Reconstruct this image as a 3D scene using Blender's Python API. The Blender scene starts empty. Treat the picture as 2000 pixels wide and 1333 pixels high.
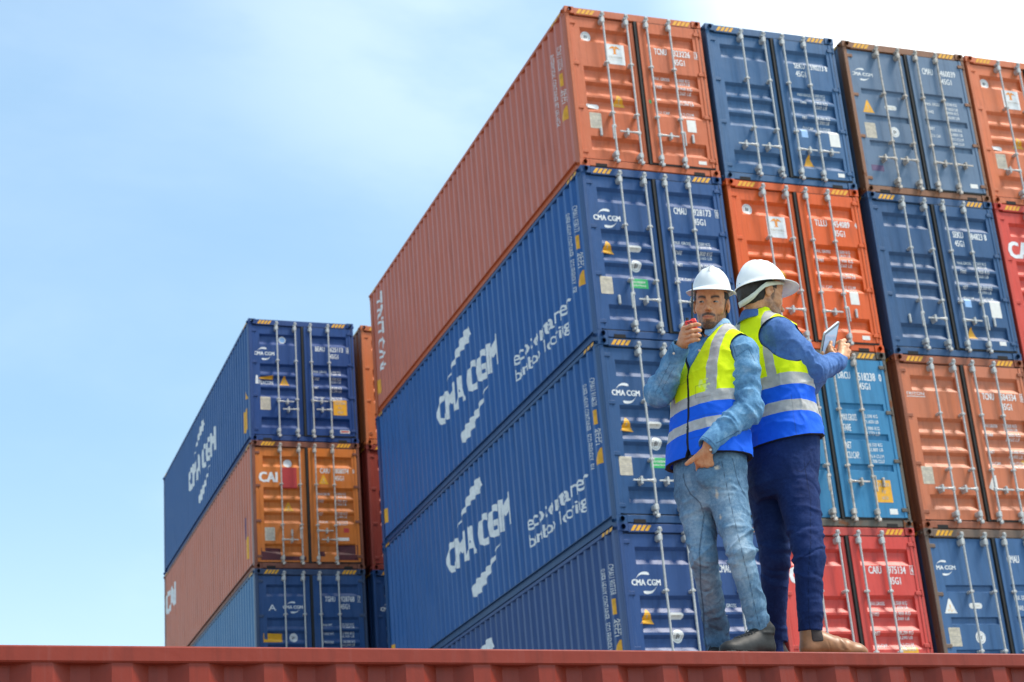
import bpy, bmesh, math, random
import numpy as np
from mathutils import Vector, Matrix

# ------------------------------------------------------------------ camera, sky, sun, exposure
S = bpy.context.scene
COL = S.collection
R = math.radians
CAM = Vector((0, 0, 1.557))
cam_d = bpy.data.cameras.new('camera'); cam = bpy.data.objects.new('camera', cam_d); COL.objects.link(cam)
_right = Vector((0.94046179, -0.33086109, -0.0778625)); _fwd = Vector((0.33602954, 0.87056193, 0.35945246)); _up = Vector((-0.0511447, -0.3642154, 0.92990933))
cam.matrix_world = Matrix((( _right.x, _up.x, -_fwd.x, CAM.x), (_right.y, _up.y, -_fwd.y, CAM.y), (_right.z, _up.z, -_fwd.z, CAM.z), (0, 0, 0, 1)))
cam_d.sensor_width = 36; cam_d.lens = 61.43; cam_d.clip_start = 0.1; cam_d.clip_end = 3000
cam_d.dof.use_dof = True; cam_d.dof.focus_distance = 8.0; cam_d.dof.aperture_fstop = 6.3
S.camera = cam

SUN_EL, SUN_AZ = R(58), R(122)      # azimuth measured from +Y towards +X
sun_dir = Vector((math.sin(SUN_AZ)*math.cos(SUN_EL), math.cos(SUN_AZ)*math.cos(SUN_EL), math.sin(SUN_EL)))
w = bpy.data.worlds.new('World'); S.world = w; w.use_nodes = True
nt = w.node_tree; nt.nodes.clear()
def N(t, typ, **kw):
    n = t.nodes.new(typ)
    for k, v in kw.items(): setattr(n, k, v)
    return n
sky = N(nt, 'ShaderNodeTexSky', sky_type='NISHITA', sun_disc=False, sun_elevation=SUN_EL, sun_rotation=SUN_AZ, altitude=0, air_density=1.0, dust_density=1.0, ozone_density=1.0)
tc = N(nt, 'ShaderNodeTexCoord')
dotn = N(nt, 'ShaderNodeVectorMath', operation='DOT_PRODUCT'); dotn.inputs[1].default_value = Vector((0.594, 0.572, 0.566)).normalized()
nt.links.new(tc.outputs['Generated'], dotn.inputs[0])
cl = N(nt, 'ShaderNodeTexNoise'); cl.inputs['Scale'].default_value = 2.6; cl.inputs['Detail'].default_value = 6; cl.inputs['Roughness'].default_value = .55; cl.inputs['Distortion'].default_value = .3
mpg = N(nt, 'ShaderNodeMapping'); mpg.inputs['Scale'].default_value = (1, 1, 2.2); mpg.inputs['Location'].default_value = (.35, .1, 0)
nt.links.new(tc.outputs['Generated'], mpg.inputs[0]); nt.links.new(mpg.outputs[0], cl.inputs['Vector'])
m1 = N(nt, 'ShaderNodeMapRange', interpolation_type='SMOOTHSTEP'); m1.inputs['From Min'].default_value = .957; m1.inputs['From Max'].default_value = .990
nt.links.new(dotn.outputs['Value'], m1.inputs['Value'])
m2 = N(nt, 'ShaderNodeMapRange', interpolation_type='SMOOTHSTEP'); m2.inputs['From Min'].default_value = .42; m2.inputs['From Max'].default_value = .72
nt.links.new(cl.outputs[0], m2.inputs['Value'])
sx = N(nt, 'ShaderNodeSeparateXYZ'); nt.links.new(tc.outputs['Generated'], sx.inputs[0])
m3 = N(nt, 'ShaderNodeMapRange', interpolation_type='SMOOTHSTEP'); m3.inputs['From Min'].default_value = .34; m3.inputs['From Max'].default_value = .06; m3.inputs['To Min'].default_value = .08; m3.inputs['To Max'].default_value = .30
nt.links.new(sx.outputs['Z'], m3.inputs['Value'])
mul = N(nt, 'ShaderNodeMath', operation='MULTIPLY_ADD'); nt.links.new(m2.outputs[0], mul.inputs[0]); mul.inputs[1].default_value = .07; nt.links.new(m1.outputs[0], mul.inputs[2])
dot2 = N(nt, 'ShaderNodeVectorMath', operation='DOT_PRODUCT'); dot2.inputs[1].default_value = Vector((.2905, .7780, .5570)); nt.links.new(tc.outputs['Generated'], dot2.inputs[0])
m4 = N(nt, 'ShaderNodeMapRange', interpolation_type='SMOOTHSTEP'); m4.inputs['From Min'].default_value = .985; m4.inputs['From Max'].default_value = .998; nt.links.new(dot2.outputs['Value'], m4.inputs['Value'])
m5 = N(nt, 'ShaderNodeMath', operation='MULTIPLY'); nt.links.new(m4.outputs[0], m5.inputs[0]); m6 = N(nt, 'ShaderNodeMapRange'); m6.inputs['From Min'].default_value = .34; m6.inputs['From Max'].default_value = .62; nt.links.new(cl.outputs[0], m6.inputs['Value']); nt.links.new(m6.outputs[0], m5.inputs[1])
ad2 = N(nt, 'ShaderNodeMath', operation='MULTIPLY_ADD'); nt.links.new(m5.outputs[0], ad2.inputs[0]); ad2.inputs[1].default_value = .13; nt.links.new(mul.outputs[0], ad2.inputs[2])
add = N(nt, 'ShaderNodeMath', operation='ADD', use_clamp=True); nt.links.new(ad2.outputs[0], add.inputs[0]); nt.links.new(m3.outputs[0], add.inputs[1])
mix = N(nt, 'ShaderNodeMix', data_type='RGBA'); nt.links.new(add.outputs[0], mix.inputs[0])
tint = N(nt, 'ShaderNodeVectorMath', operation='MULTIPLY'); nt.links.new(sky.outputs[0], tint.inputs[0]); tint.inputs[1].default_value = (.85, 1.065, 1.0)
hz_ = N(nt, 'ShaderNodeMapRange'); hz_.inputs['From Min'].default_value = .12; hz_.inputs['From Max'].default_value = .50; hz_.inputs['To Min'].default_value = .66; hz_.inputs['To Max'].default_value = 1.0
nt.links.new(sx.outputs['Z'], hz_.inputs['Value']); hm = N(nt, 'ShaderNodeVectorMath', operation='SCALE'); nt.links.new(tint.outputs[0], hm.inputs[0]); nt.links.new(hz_.outputs[0], hm.inputs['Scale']); nt.links.new(hm.outputs[0], mix.inputs[6]); mix.inputs[7].default_value = (6.6, 6.9, 7.0, 1)
bg = N(nt, 'ShaderNodeBackground'); bg.inputs['Strength'].default_value = 0.118; nt.links.new(mix.outputs[2], bg.inputs[0])
wo = N(nt, 'ShaderNodeOutputWorld'); nt.links.new(bg.outputs[0], wo.inputs[0])
sl = bpy.data.lights.new('sun', 'SUN'); sl.energy = 2.0; sl.angle = R(14); sl.color = (1, .91, .80)
so = bpy.data.objects.new('sun', sl); COL.objects.link(so); so.rotation_euler = (-sun_dir).to_track_quat('-Z', 'Y').to_euler()
S.view_settings.view_transform = 'Standard'; S.view_settings.look = 'None'; S.view_settings.exposure = 1.22; S.view_settings.gamma = 1
S.cycles.max_bounces = 6

# ------------------------------------------------------------------ helpers
def tag(o, label=None, cat=None, group=None, kind=None):
    if label: o['label'] = label
    if cat: o['category'] = cat
    if group: o['group'] = group
    if kind: o['kind'] = kind
    return o
def empty(name, loc=(0, 0, 0), rz=0):
    o = bpy.data.objects.new(name, None); COL.objects.link(o); o.location = loc; o.rotation_euler = (0, 0, rz); o.empty_display_size = .2; return o
def link(name, me, parent=None, mats=None):
    o = bpy.data.objects.new(name, me); COL.objects.link(o)
    if parent is not None: o.parent = parent
    if mats is not None:
        if not me.materials:
            for m in mats: me.materials.append(None)
        for i, m in enumerate(mats):
            o.material_slots[i].link = 'OBJECT'; o.material_slots[i].material = m
    return o
class MB:
    def __init__(s): s.v = []; s.f = []; s.m = []; s.sm = []
    def add(s, vs, fs, mi=0, smooth=False):
        n = len(s.v); s.v += [tuple(v) for v in vs]
        for f in fs: s.f.append([n+i for i in f]); s.m.append(mi); s.sm.append(smooth)
    def box(s, x0, x1, y0, y1, z0, z1, mi=0):
        s.add([(x0,y0,z0),(x1,y0,z0),(x1,y1,z0),(x0,y1,z0),(x0,y0,z1),(x1,y0,z1),(x1,y1,z1),(x0,y1,z1)],
              [(0,3,2,1),(4,5,6,7),(0,1,5,4),(1,2,6,5),(2,3,7,6),(3,0,4,7)], mi)
    def bbox(s, x0, x1, y0, y1, z0, z1, b=.006, mi=0):
        bm = bmesh.new(); bmesh.ops.create_cube(bm, size=1)
        for v in bm.verts: v.co = Vector(((x0+x1)/2+v.co.x*(x1-x0), (y0+y1)/2+v.co.y*(y1-y0), (z0+z1)/2+v.co.z*(z1-z0)))
        bmesh.ops.bevel(bm, geom=bm.edges[:], offset=b, segments=1, affect='EDGES')
        bm.verts.ensure_lookup_table(); s.add([v.co for v in bm.verts], [[v.index for v in f.verts] for f in bm.faces], mi); bm.free()
    def cyl(s, p, q, r, n=10, mi=0, r2=None, cap=True):
        p = Vector(p); q = Vector(q); d = (q-p).normalized(); a = d.orthogonal().normalized(); b = d.cross(a); r2 = r if r2 is None else r2
        vs = [p+(a*math.cos(t)+b*math.sin(t))*r for t in [2*math.pi*i/n for i in range(n)]]+[q+(a*math.cos(t)+b*math.sin(t))*r2 for t in [2*math.pi*i/n for i in range(n)]]
        s.add(vs, [(i, (i+1) % n, n+(i+1) % n, n+i) for i in range(n)], mi, True)
        if cap: s.add(vs, [list(range(n))[::-1], list(range(n, 2*n))], mi)
    def mesh(s, name):
        me = bpy.data.meshes.new(name); me.from_pydata(s.v, [], s.f); me.polygons.foreach_set('material_index', s.m); me.polygons.foreach_set('use_smooth', s.sm); me.update(); return me

# ------------------------------------------------------------------ materials
MATS = {}
def newmat(name):
    m = bpy.data.materials.new(name); m.use_nodes = True; t = m.node_tree; t.nodes.clear()
    p = N(t, 'ShaderNodeBsdfPrincipled'); o = N(t, 'ShaderNodeOutputMaterial'); t.links.new(p.outputs[0], o.inputs[0]); return m, t, p
def rgb(c): return (c[0], c[1], c[2], 1)
def mixn(t, fac, a, b):
    n = N(t, 'ShaderNodeMix', data_type='RGBA')
    for sock, v in ((0, fac), (6, a), (7, b)):
        if hasattr(v, 'is_output') or isinstance(v, bpy.types.NodeSocket): t.links.new(v, n.inputs[sock])
        elif sock == 0: n.inputs[0].default_value = v
        else: n.inputs[sock].default_value = rgb(v)
    return n.outputs[2]
def noise(t, scale, detail=4, rough=.6, vec=None, dim=None):
    n = N(t, 'ShaderNodeTexNoise'); n.inputs['Scale'].default_value = scale; n.inputs['Detail'].default_value = detail; n.inputs['Roughness'].default_value = rough
    if vec is not None: t.links.new(vec, n.inputs['Vector'])
    return n.outputs[0]
def ramp(t, v, a, b, lo=0., hi=1.):
    n = N(t, 'ShaderNodeMapRange'); n.inputs['From Min'].default_value = a; n.inputs['From Max'].default_value = b; n.inputs['To Min'].default_value = lo; n.inputs['To Max'].default_value = hi
    t.links.new(v, n.inputs['Value']); return n.outputs[0]
def math_(t, op, a, b=None, c=None):
    n = N(t, 'ShaderNodeMath', operation=op)
    for i, v in enumerate((a, b, c)):
        if v is None: continue
        if isinstance(v, bpy.types.NodeSocket): t.links.new(v, n.inputs[i])
        else: n.inputs[i].default_value = v
    return n.outputs[0]
def attr(t, name):
    n = N(t, 'ShaderNodeAttribute'); n.attribute_name = name; return n.outputs['Fac']
def bump(t, p, h, strength=.3, dist=.01):
    n = N(t, 'ShaderNodeBump'); n.inputs['Strength'].default_value = strength; n.inputs['Distance'].default_value = dist; t.links.new(h, n.inputs['Height']); t.links.new(n.outputs[0], p.inputs['Normal'])
def paint(name, col, rust=.1, fade=.25, rough=.42, seed=0.):
    """weathered container paint: chalky fading, dirt streaks running down, rust patches"""
    if name in MATS: return MATS[name]
    m, t, p = newmat(name); tc = N(t, 'ShaderNodeTexCoord'); mp = N(t, 'ShaderNodeMapping'); mp.inputs['Location'].default_value = (seed*3.1, seed*1.7, seed*.9)
    t.links.new(tc.outputs['Object'], mp.inputs[0]); v = mp.outputs[0]
    ms = N(t, 'ShaderNodeMapping'); ms.inputs['Scale'].default_value = (9, 9, .7); t.links.new(v, ms.inputs[0])
    big = noise(t, 1.1, 5, .6, v); fine = noise(t, 26, 5, .7, v); streak = noise(t, 1.6, 5, .65, ms.outputs[0]); rp = noise(t, 3.2, 8, .72, v)
    pale = tuple(min(1, c*.75+.09) for c in col); dark = tuple(c*.55 for c in col)
    c = mixn(t, ramp(t, big, .35, .75, 0, fade*.7), col, pale)
    c = mixn(t, ramp(t, streak, .50, .75, 0, .6), c, dark)
    c = mixn(t, ramp(t, streak, .44, .2, 0, .30), c, pale)
    c = mixn(t, ramp(t, fine, .62, .8, 0, .25), c, dark)
    rc = mixn(t, fine, (.055, .018, .008), (.30, .10, .03))
    thr = .80-.30*rust
    rm = ramp(t, rp, thr, thr+.035)
    rs = ramp(t, math_(t, 'MULTIPLY', ramp(t, streak, .5, .72), ramp(t, rp, thr-.14, thr)), .2, .9, 0, min(.6, rust*1.2))
    c = mixn(t, rs, c, (.22, .075, .025)); c = mixn(t, rm, c, rc)
    t.links.new(c, p.inputs['Base Color'])
    t.links.new(ramp(t, rm, 0, 1, rough, .85), p.inputs['Roughness'])
    hb = math_(t, 'MULTIPLY_ADD', rm, .6, math_(t, 'MULTIPLY', big, 3.2)); p.inputs['Specular IOR Level'].default_value = .35; bump(t, p, math_(t, 'MULTIPLY_ADD', fine, .25, hb), .35, .012)
    MATS[name] = m; return m
def simple(name, col, rough=.5, metal=0., var=.15, scale=20, bmp=0.):
    if name in MATS: return MATS[name]
    m, t, p = newmat(name); tc = N(t, 'ShaderNodeTexCoord'); n = noise(t, scale, 4, .6, tc.outputs['Object'])
    t.links.new(mixn(t, ramp(t, n, .35, .7), col, tuple(c*(1-var) for c in col)), p.inputs['Base Color'])
    p.inputs['Roughness'].default_value = rough; p.inputs['Metallic'].default_value = metal
    if bmp: bump(t, p, n, bmp, .004)
    MATS[name] = m; return m
M_white = simple('white_lettering', (.80, .80, .79), .55, 0, .22, 9)
M_yel = simple('yellow_marking', (.85, .40, .01), .5, 0, .25, 12)
M_black = simple('rubber_gasket', (.02, .019, .018), .75, 0, .4, 8)
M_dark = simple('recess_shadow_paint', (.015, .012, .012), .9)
M_galv = simple('galvanised_steel', (.56, .55, .53), .45, .15, .35, 30, .2)
M_rustygalv = simple('rusty_galvanised_steel', (.62, .55, .48), .6, .1, .6, 14, .3)
M_plate = simple('data_plate', (.60, .52, .40), .5, 0, .35, 18)
M_paper = simple('pale_sticker', (.78, .75, .70), .5, 0, .12, 12)
M_green = simple('green_sticker', (.03, .45, .12), .5)
M_black2 = simple('black_print', (.02, .02, .02), .6)
M_orange = simple('orange_print', (.85, .28, .02), .5)
M_redst = simple('red_patch', (.50, .035, .035), .5)
M_purple = simple('faded_purple_print', (.12, .07, .16), .6)
M_ltblue = simple('light_blue_sticker', (.30, .50, .80), .5)
M_maroon = simple('maroon_touch_up_paint', (.10, .012, .018), .55, 0, .4, 6)

# ------------------------------------------------------------------ decals draped over a folded surface
TXT = {}
def text_geo(s, bold=.0):
    k = (s, bold)
    if k in TXT: return TXT[k]
    cu = bpy.data.curves.new('t', 'FONT'); cu.body = s; cu.size = 1; cu.offset = bold; cu.resolution_u = 2; cu.fill_mode = 'FRONT'
    o = bpy.data.objects.new('t', cu); COL.objects.link(o); dg = bpy.context.evaluated_depsgraph_get()
    me = bpy.data.meshes.new_from_object(o.evaluated_get(dg)); vs = np.array([v.co[:2] for v in me.vertices]); fs = [list(p.vertices) for p in me.polygons]
    bpy.data.objects.remove(o); bpy.data.curves.remove(cu); bpy.data.meshes.remove(me)
    vs = vs-vs.min(0); vs = vs/vs.max(0); TXT[k] = (vs, fs); return TXT[k]
def T(s, u0, z0, u1, z1, bold=.012, rot=False):     # text fitted into a box; rot: reads downwards
    vs, fs = text_geo(s, 0.)
    if rot: vs = np.stack([vs[:, 1], 1-vs[:, 0]], 1)
    return (np.stack([u0+(u1-u0)*vs[:, 0], z1+(z0-z1)*vs[:, 1]], 1), fs, bold*abs(z1-z0 if not rot else u1-u0))
def P(*pts): return (np.array(pts, float), [list(range(len(pts)))])
def RECT(u0, z0, u1, z1, r=0.):
    if r <= 0: return P((u0, z0), (u1, z0), (u1, z1), (u0, z1))
    pts = []
    su, sz = (1 if u1 > u0 else -1), (1 if z1 > z0 else -1)
    for cx, cz, a0 in ((u1-su*r, z0+sz*r, -90), (u1-su*r, z1-sz*r, 0), (u0+su*r, z1-sz*r, 90), (u0+su*r, z0+sz*r, 180)):
        for k in range(4):
            a = R(a0+k*30); pts.append((cx+su*r*math.cos(a), cz+sz*r*math.sin(a)))
    return P(*pts)
def CIRC(u, z, r, n=18, rz=None): return P(*[(u+r*math.cos(2*math.pi*i/n), z+(rz or r)*math.sin(2*math.pi*i/n)) for i in range(n)])
def TRI(u, z, w_, h): return P((u-w_/2, z+h/2), (u-w_*.42, z+h*.40), (u-w_*.07, z-h*.45), (u, z-h/2), (u+w_*.07, z-h*.45), (u+w_*.42, z+h*.40), (u+w_/2, z+h/2))
def SWOOSH(u0, z0, u1, z1, bulge, th, n=12):         # a crescent tapering to its tail at (u0,z0)
    up, lo = [], []
    dx, dz = u1-u0, z1-z0; l = math.hypot(dx, dz); nx, nz = -dz/l, dx/l
    for i in range(n+1):
        t_ = i/n; c = bulge*math.sin(math.pi*t_)*(1-.25*t_); hw = th*(.04+.96*math.sin(min(1, t_*1.05)*math.pi*.5)**2)*(1 if t_ < .9 else 1-(t_-.9)*4)/2
        x, z = u0+dx*t_+nx*c, z0+dz*t_+nz*c; up.append((x+nx*hw, z+nz*hw)); lo.append((x-nx*hw, z-nz*hw))
    vs = up+lo[::-1]; m = len(up); pts = np.array(up+lo); fs = [[i, i+1, m+i+1, m+i] for i in range(n)]
    return (pts, fs)
def cma_logo(u0, z0, u1, z1):
    """the line's two-swoosh mark around its name; box runs u0..u1, z0..z1 (top..bottom)"""
    W_, H_ = u1-u0, z1-z0; f = lambda a, b: (u0+W_*a, z0+H_*b)
    return [T('CMA CGM', *f(0, .34), *f(1, .62), .05),
            SWOOSH(*f(.14, .33), *f(.62, .06), -H_*.16, H_*.17), SWOOSH(*f(.86, .65), *f(.38, .95), -H_*.16, H_*.17)]
def drape(layers, surf, breaks, axis, name, parent, mats, base=.0022):
    """layers: list of (shapes, material index); surf(u, z) -> (point, outward normal)"""
    mb = MB()
    for li, (shapes, mi) in enumerate(layers):
        jobs = []
        for sh in shapes:
            b_ = sh[2] if len(sh) > 2 else 0
            jobs += [(sh[0]+np.array(d)*b_, sh[1]) for d in (((0, 0),) if b_ <= 0 else ((-1, -.5), (1, -.5), (-1, .5), (1, .5)))]
        for ji, (vs, fs) in enumerate(jobs):
            off = base+.0016*li+.00004*(ji % 20); bm = bmesh.new(); bv = [bm.verts.new((a, b, 0)) for a, b in vs]
            for f in fs:
                try: bm.faces.new([bv[i] for i in f])
                except ValueError: pass
            lo, hi = vs[:, axis].min(), vs[:, axis].max()
            for b_ in breaks:
                if lo < b_ < hi:
                    co = [0, 0, 0]; co[axis] = b_; no = [0, 0, 0]; no[axis] = 1
                    bmesh.ops.bisect_plane(bm, geom=bm.verts[:]+bm.edges[:]+bm.faces[:], plane_co=co, plane_no=no, dist=1e-5)
            bm.verts.ensure_lookup_table(); bm.verts.index_update(); out = []
            for v in bm.verts:
                p_, n_ = surf(v.co.x, v.co.y); out.append(Vector(p_)+Vector(n_)*off)
            mb.add(out, [[v.index for v in f.verts] for f in bm.faces], mi); bm.free()
    me = mb.mesh(name); return link(name, me, parent, mats)

# ------------------------------------------------------------------ shipping container
W, L, PITCH = 2.438, 12.192, .278
SLOT = [0, .072, .140, .210, .278]
def side_depth(y, y0=.19):
    t_ = (y-y0) % PITCH
    return np.interp(t_, SLOT, [0, 0, .044, .044, 0])
SIDE_BR = [.19+k*PITCH+s for k in range(43) for s in SLOT[:4]]
def casting_mesh(sx, sy, sz):
    """hollow cast corner with an oval hole in each outer face; sx,sy,sz = outward directions"""
    mb = MB(); w_, d_, h_ = .162, .178, .118
    def face(o, U, V, lu, lv, au, av):
        n = 12; ring, outer = [], []
        for i in range(n):
            a = 2*math.pi*(i+.5)/n; c, s_ = math.cos(a), math.sin(a); ring.append(o+U*(lu/2+au*c)+V*(lv/2+av*s_))
            k = min(1/abs(c) if c else 9, 1/abs(s_) if s_ else 9); outer.append(o+U*(lu/2+lu/2*c*k)+V*(lv/2+lv/2*s_*k))
        nn = U.cross(V); inn = [p-nn*.03*SG for p in ring]
        mb.add(ring+outer+inn, [(i, (i+1) % n, n+(i+1) % n, n+i) for i in range(n)]+[(i, (i+1) % n, 2*n+(i+1) % n, 2*n+i) for i in range(n)])
    X, Y, Z = Vector((w_, 0, 0)), Vector((0, d_, 0)), Vector((0, 0, h_))
    x, y, z = Vector((1, 0, 0)), Vector((0, 1, 0)), Vector((0, 0, 1)); O = Vector((0, 0, 0))
    SG = -1; face(O, x, z, w_, h_, .034, .040)                 # outer face toward -y
    SG = 1; face(O, y, z, d_, h_, .040, .026)                  # outer face toward -x
    SG = 1; face(O+Z, x, y, w_, d_, .032, .055)                # top
    mb.add([O, X, X+Y, Y], [(0, 1, 2, 3)]); mb.add([X, X+Y, X+Y+Z, X+Z], [(0, 1, 2, 3)]); mb.add([Y, X+Y, X+Y+Z, Y+Z], [(0, 1, 2, 3)])
    vs = [(v[0]*-sx, v[1]*-sy, v[2]*sz) for v in mb.v]; mb.v = vs
    me = mb.mesh('corner_casting'); bm = bmesh.new(); bm.from_mesh(me); bmesh.ops.remove_doubles(bm, verts=bm.verts, dist=1e-4); bmesh.ops.recalc_face_normals(bm, faces=bm.faces); bm.to_mesh(me); bm.free(); return me
CAST = {(sx, sy, sz): casting_mesh(sx, sy, sz) for sx in (-1, 1) for sy in (-1, 1) for sz in (-1, 1)}
GR = {'ribbed': [(.34, .60), (1.06, 1.31), (1.345, 1.595), (1.63, 1.88), (2.33, 2.58)],
      'panelled': [(.885, 1.0), (1.385, 1.50), (1.885, 2.0)]}
DOORX = {'L': (.078, 1.200, .25, 1.10), 'R': (1.262, 2.36, 1.40, 2.25)}
def door_profile(kind, H):
    """list of (z from top, depth)"""
    k = H/2.896; out = [(.15, 0)]
    for a, b in GR[kind]:
        a *= k; b *= k
        if kind == 'ribbed': out += [(a, 0), (a+.05, .05), (b-.075, .05), (b, 0)]
        else: out += [(a, 0), (a+.018, .035), (b-.018, .035), (b, 0)]
    out.append((H-.155, 0)); return out
MESHC = {}
def door_y(side): return .045 if side == 'L' else -.004
def door_panel(kind, side, H):
    key = (kind, side, H)
    if key in MESHC: return MESHC[key]
    x0, x1, xa, xb = DOORX[side]; pr = door_profile(kind, H); mb = MB(); y = door_y(side); z = lambda t_: H-t_
    for (za, da), (zb, db) in zip(pr[:-1], pr[1:]):
        mb.add([(xa, y+da, z(za)), (xb, y+da, z(za)), (xb, y+db, z(zb)), (xa, y+db, z(zb))], [(0, 3, 2, 1)])
        mb.add([(x0, y, z(za)), (xa, y, z(za)), (xa, y, z(zb)), (x0, y, z(zb))], [(0, 3, 2, 1)])
        mb.add([(xb, y, z(za)), (x1, y, z(za)), (x1, y, z(zb)), (xb, y, z(zb))], [(0, 3, 2, 1)])
        if da or db:
            for xx, fl in ((xa, 0), (xb, 1)):
                q = [(xx, y, z(za)), (xx, y+da, z(za)), (xx, y+db, z(zb)), (xx, y, z(zb))]
                q = [p_ for i, p_ in enumerate(q) if p_ != q[i-1]]
                if len(q) > 2: mb.add(q, [list(range(len(q)))])
    a, b = z(pr[0][0]), z(pr[-1][0]); yb = y+.06
    mb.add([(x0, y, a), (x1, y, a), (x1, yb, a), (x0, yb, a), (x0, y, b), (x1, y, b), (x1, yb, b), (x0, yb, b)], [(0, 3, 2, 1), (4, 5, 6, 7), (1, 5, 6, 2), (0, 3, 7, 4)])
    # raised rim along the door's edge, where the folded sheet meets its frame tube
    mb.bbox(x0, x0+.055, y-.010, y+.002, b, a, .003); mb.bbox(x1-.05, x1, y-.010, y+.002, b, a, .003)
    MESHC[key] = mb.mesh('door'); return MESHC[key]
def gasket_mesh(side, H):
    key = ('g', side, H)
    if key in MESHC: return MESHC[key]
    x0, x1 = DOORX[side][:2]; y = door_y(side); mb = MB(); t_ = .026 if side == 'R' else .012; e = .05 if side == 'R' else .010
    z0, z1 = .155, H-.15; ya, yb = y+.006, y+.058
    r = t_
    mb.box(x0-e, x0, ya, yb, z0-r, z1+.012); mb.box(x1, x1+.018, ya, yb, z0-r, z1+.012); mb.box(x0, x1, ya, yb, z0-r, z0); mb.box(x0, x1, ya+.002, yb, z1, z1+.012)
    MESHC[key] = mb.mesh('gasket'); return MESHC[key]
RODX = [.632, 1.054, 1.412, 1.822]
def rod_mesh(i, H):
    key = ('r', i, H)
    if key in MESHC: return MESHC[key]
    mb = MB(); x = RODX[i]; y = -.055; z = lambda t_: H-t_*H/2.896; yd = door_y('L' if i < 2 else 'R')
    mb.cyl((x, y, z(.09)), (x, y, z(2.815)), .0175, 10)
    for t_ in (.09, 2.80):                                     # cams and keepers on header and sill
        s_ = 1 if t_ < 1 else -1
        mb.bbox(x-.028, x+.028, y-.026, y+.02, z(t_)-.022, z(t_)+.022, .008)
        mb.bbox(x-.045, x-.014, y-.008, .02, z(t_)-.05*s_-.02, z(t_)-.05*s_+.02, .006)
        mb.bbox(x+.012, x+.042, y-.008, .02, z(t_)-.02*s_-.02, z(t_)-.02*s_+.02, .006)
    for t_, h_ in ((.225, .06), (2.665, .055)):                # end bearings
        mb.bbox(x-.040, x+.026, y-.022, yd-.001, z(t_)-h_*.8, z(t_)+h_*.8, .008)
        mb.bbox(x-.050, x-.035, y-.012, yd-.001, z(t_)-h_*.6, z(t_)+h_*.6, .006)
    for t_ in (1.01, 1.93):                                    # guides
        mb.bbox(x-.03, x+.03, y-.024, yd-.001, z(t_)-.02, z(t_)+.02, .006)
        mb.cyl((x-.045, y+.01, z(t_)), (x+.045, y+.01, z(t_)), .014, 8)
    MESHC[key] = mb.mesh('lock_rod'); return MESHC[key]
def handle_mesh(i, mode, t_, H):
    key = ('h', i, mode, t_, H)
    if key in MESHC: return MESHC[key]
    mb = MB(); x = RODX[i]; y = -.055; zz = H-t_*H/2.896; yd = door_y('L' if i < 2 else 'R')
    if mode in 'LR':
        s_ = -1 if mode == 'L' else 1; a, b = x+s_*.018, x+s_*.34
        mb.bbox(min(x-.03, x+.03), max(x-.03, x+.03), y-.022, y+.022, zz-.035, zz+.035, .01)
        mb.cyl((a, y-.01, zz), (x+s_*.12, y-.012, zz), .022, 8, r2=.017); mb.bbox(min(x+s_*.1, b), max(x+s_*.1, b), y-.022, y-.006, zz-.013, zz+.013, .004)
        h = x+s_*.2                                            # seal hub and catch
        mb.cyl((h, yd-.001, zz), (h, y-.034, zz), .028, 8); mb.bbox(h-.018, h+.018, y-.03, yd-.001, zz-.06, zz+.06, .008)
    else:
        s_ = -1 if i in (0, 1) else 1; xx = x+s_*.035
        if mode == 'V': mb.bbox(xx-.013, xx+.013, y-.03, y-.004, zz-.16, zz+.10, .008); mb.bbox(x-.03, x+.03, y-.022, y+.02, zz+.06, zz+.11, .008)
        else: k = x+s_*.20; mb.bbox(k-.022, k+.022, yd-.035, yd-.001, zz-.07, zz+.08, .012); mb.cyl((k, yd-.001, zz+.07), (k, yd-.03, zz+.07), .02, 8)
    MESHC[key] = mb.mesh('handle'); return MESHC[key]
def hinge_mesh(side, t_, H):
    key = ('hi', side, t_, H)
    if key in MESHC: return MESHC[key]
    mb = MB(); zz = H-t_*H/2.896; yd = door_y(side)
    if side == 'L': mb.bbox(.035, .18, yd-.022, yd-.001, zz-.03, zz+.03, .006); mb.cyl((.055, yd-.02, zz-.05), (.055, yd-.02, zz+.05), .018, 8)
    else: mb.bbox(2.27, 2.40, yd-.022, yd-.001, zz-.03, zz+.03, .006); mb.cyl((2.385, yd-.012, zz-.05), (2.385, yd-.012, zz+.05), .018, 8)
    MESHC[key] = mb.mesh('hinge'); return MESHC[key]
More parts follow.
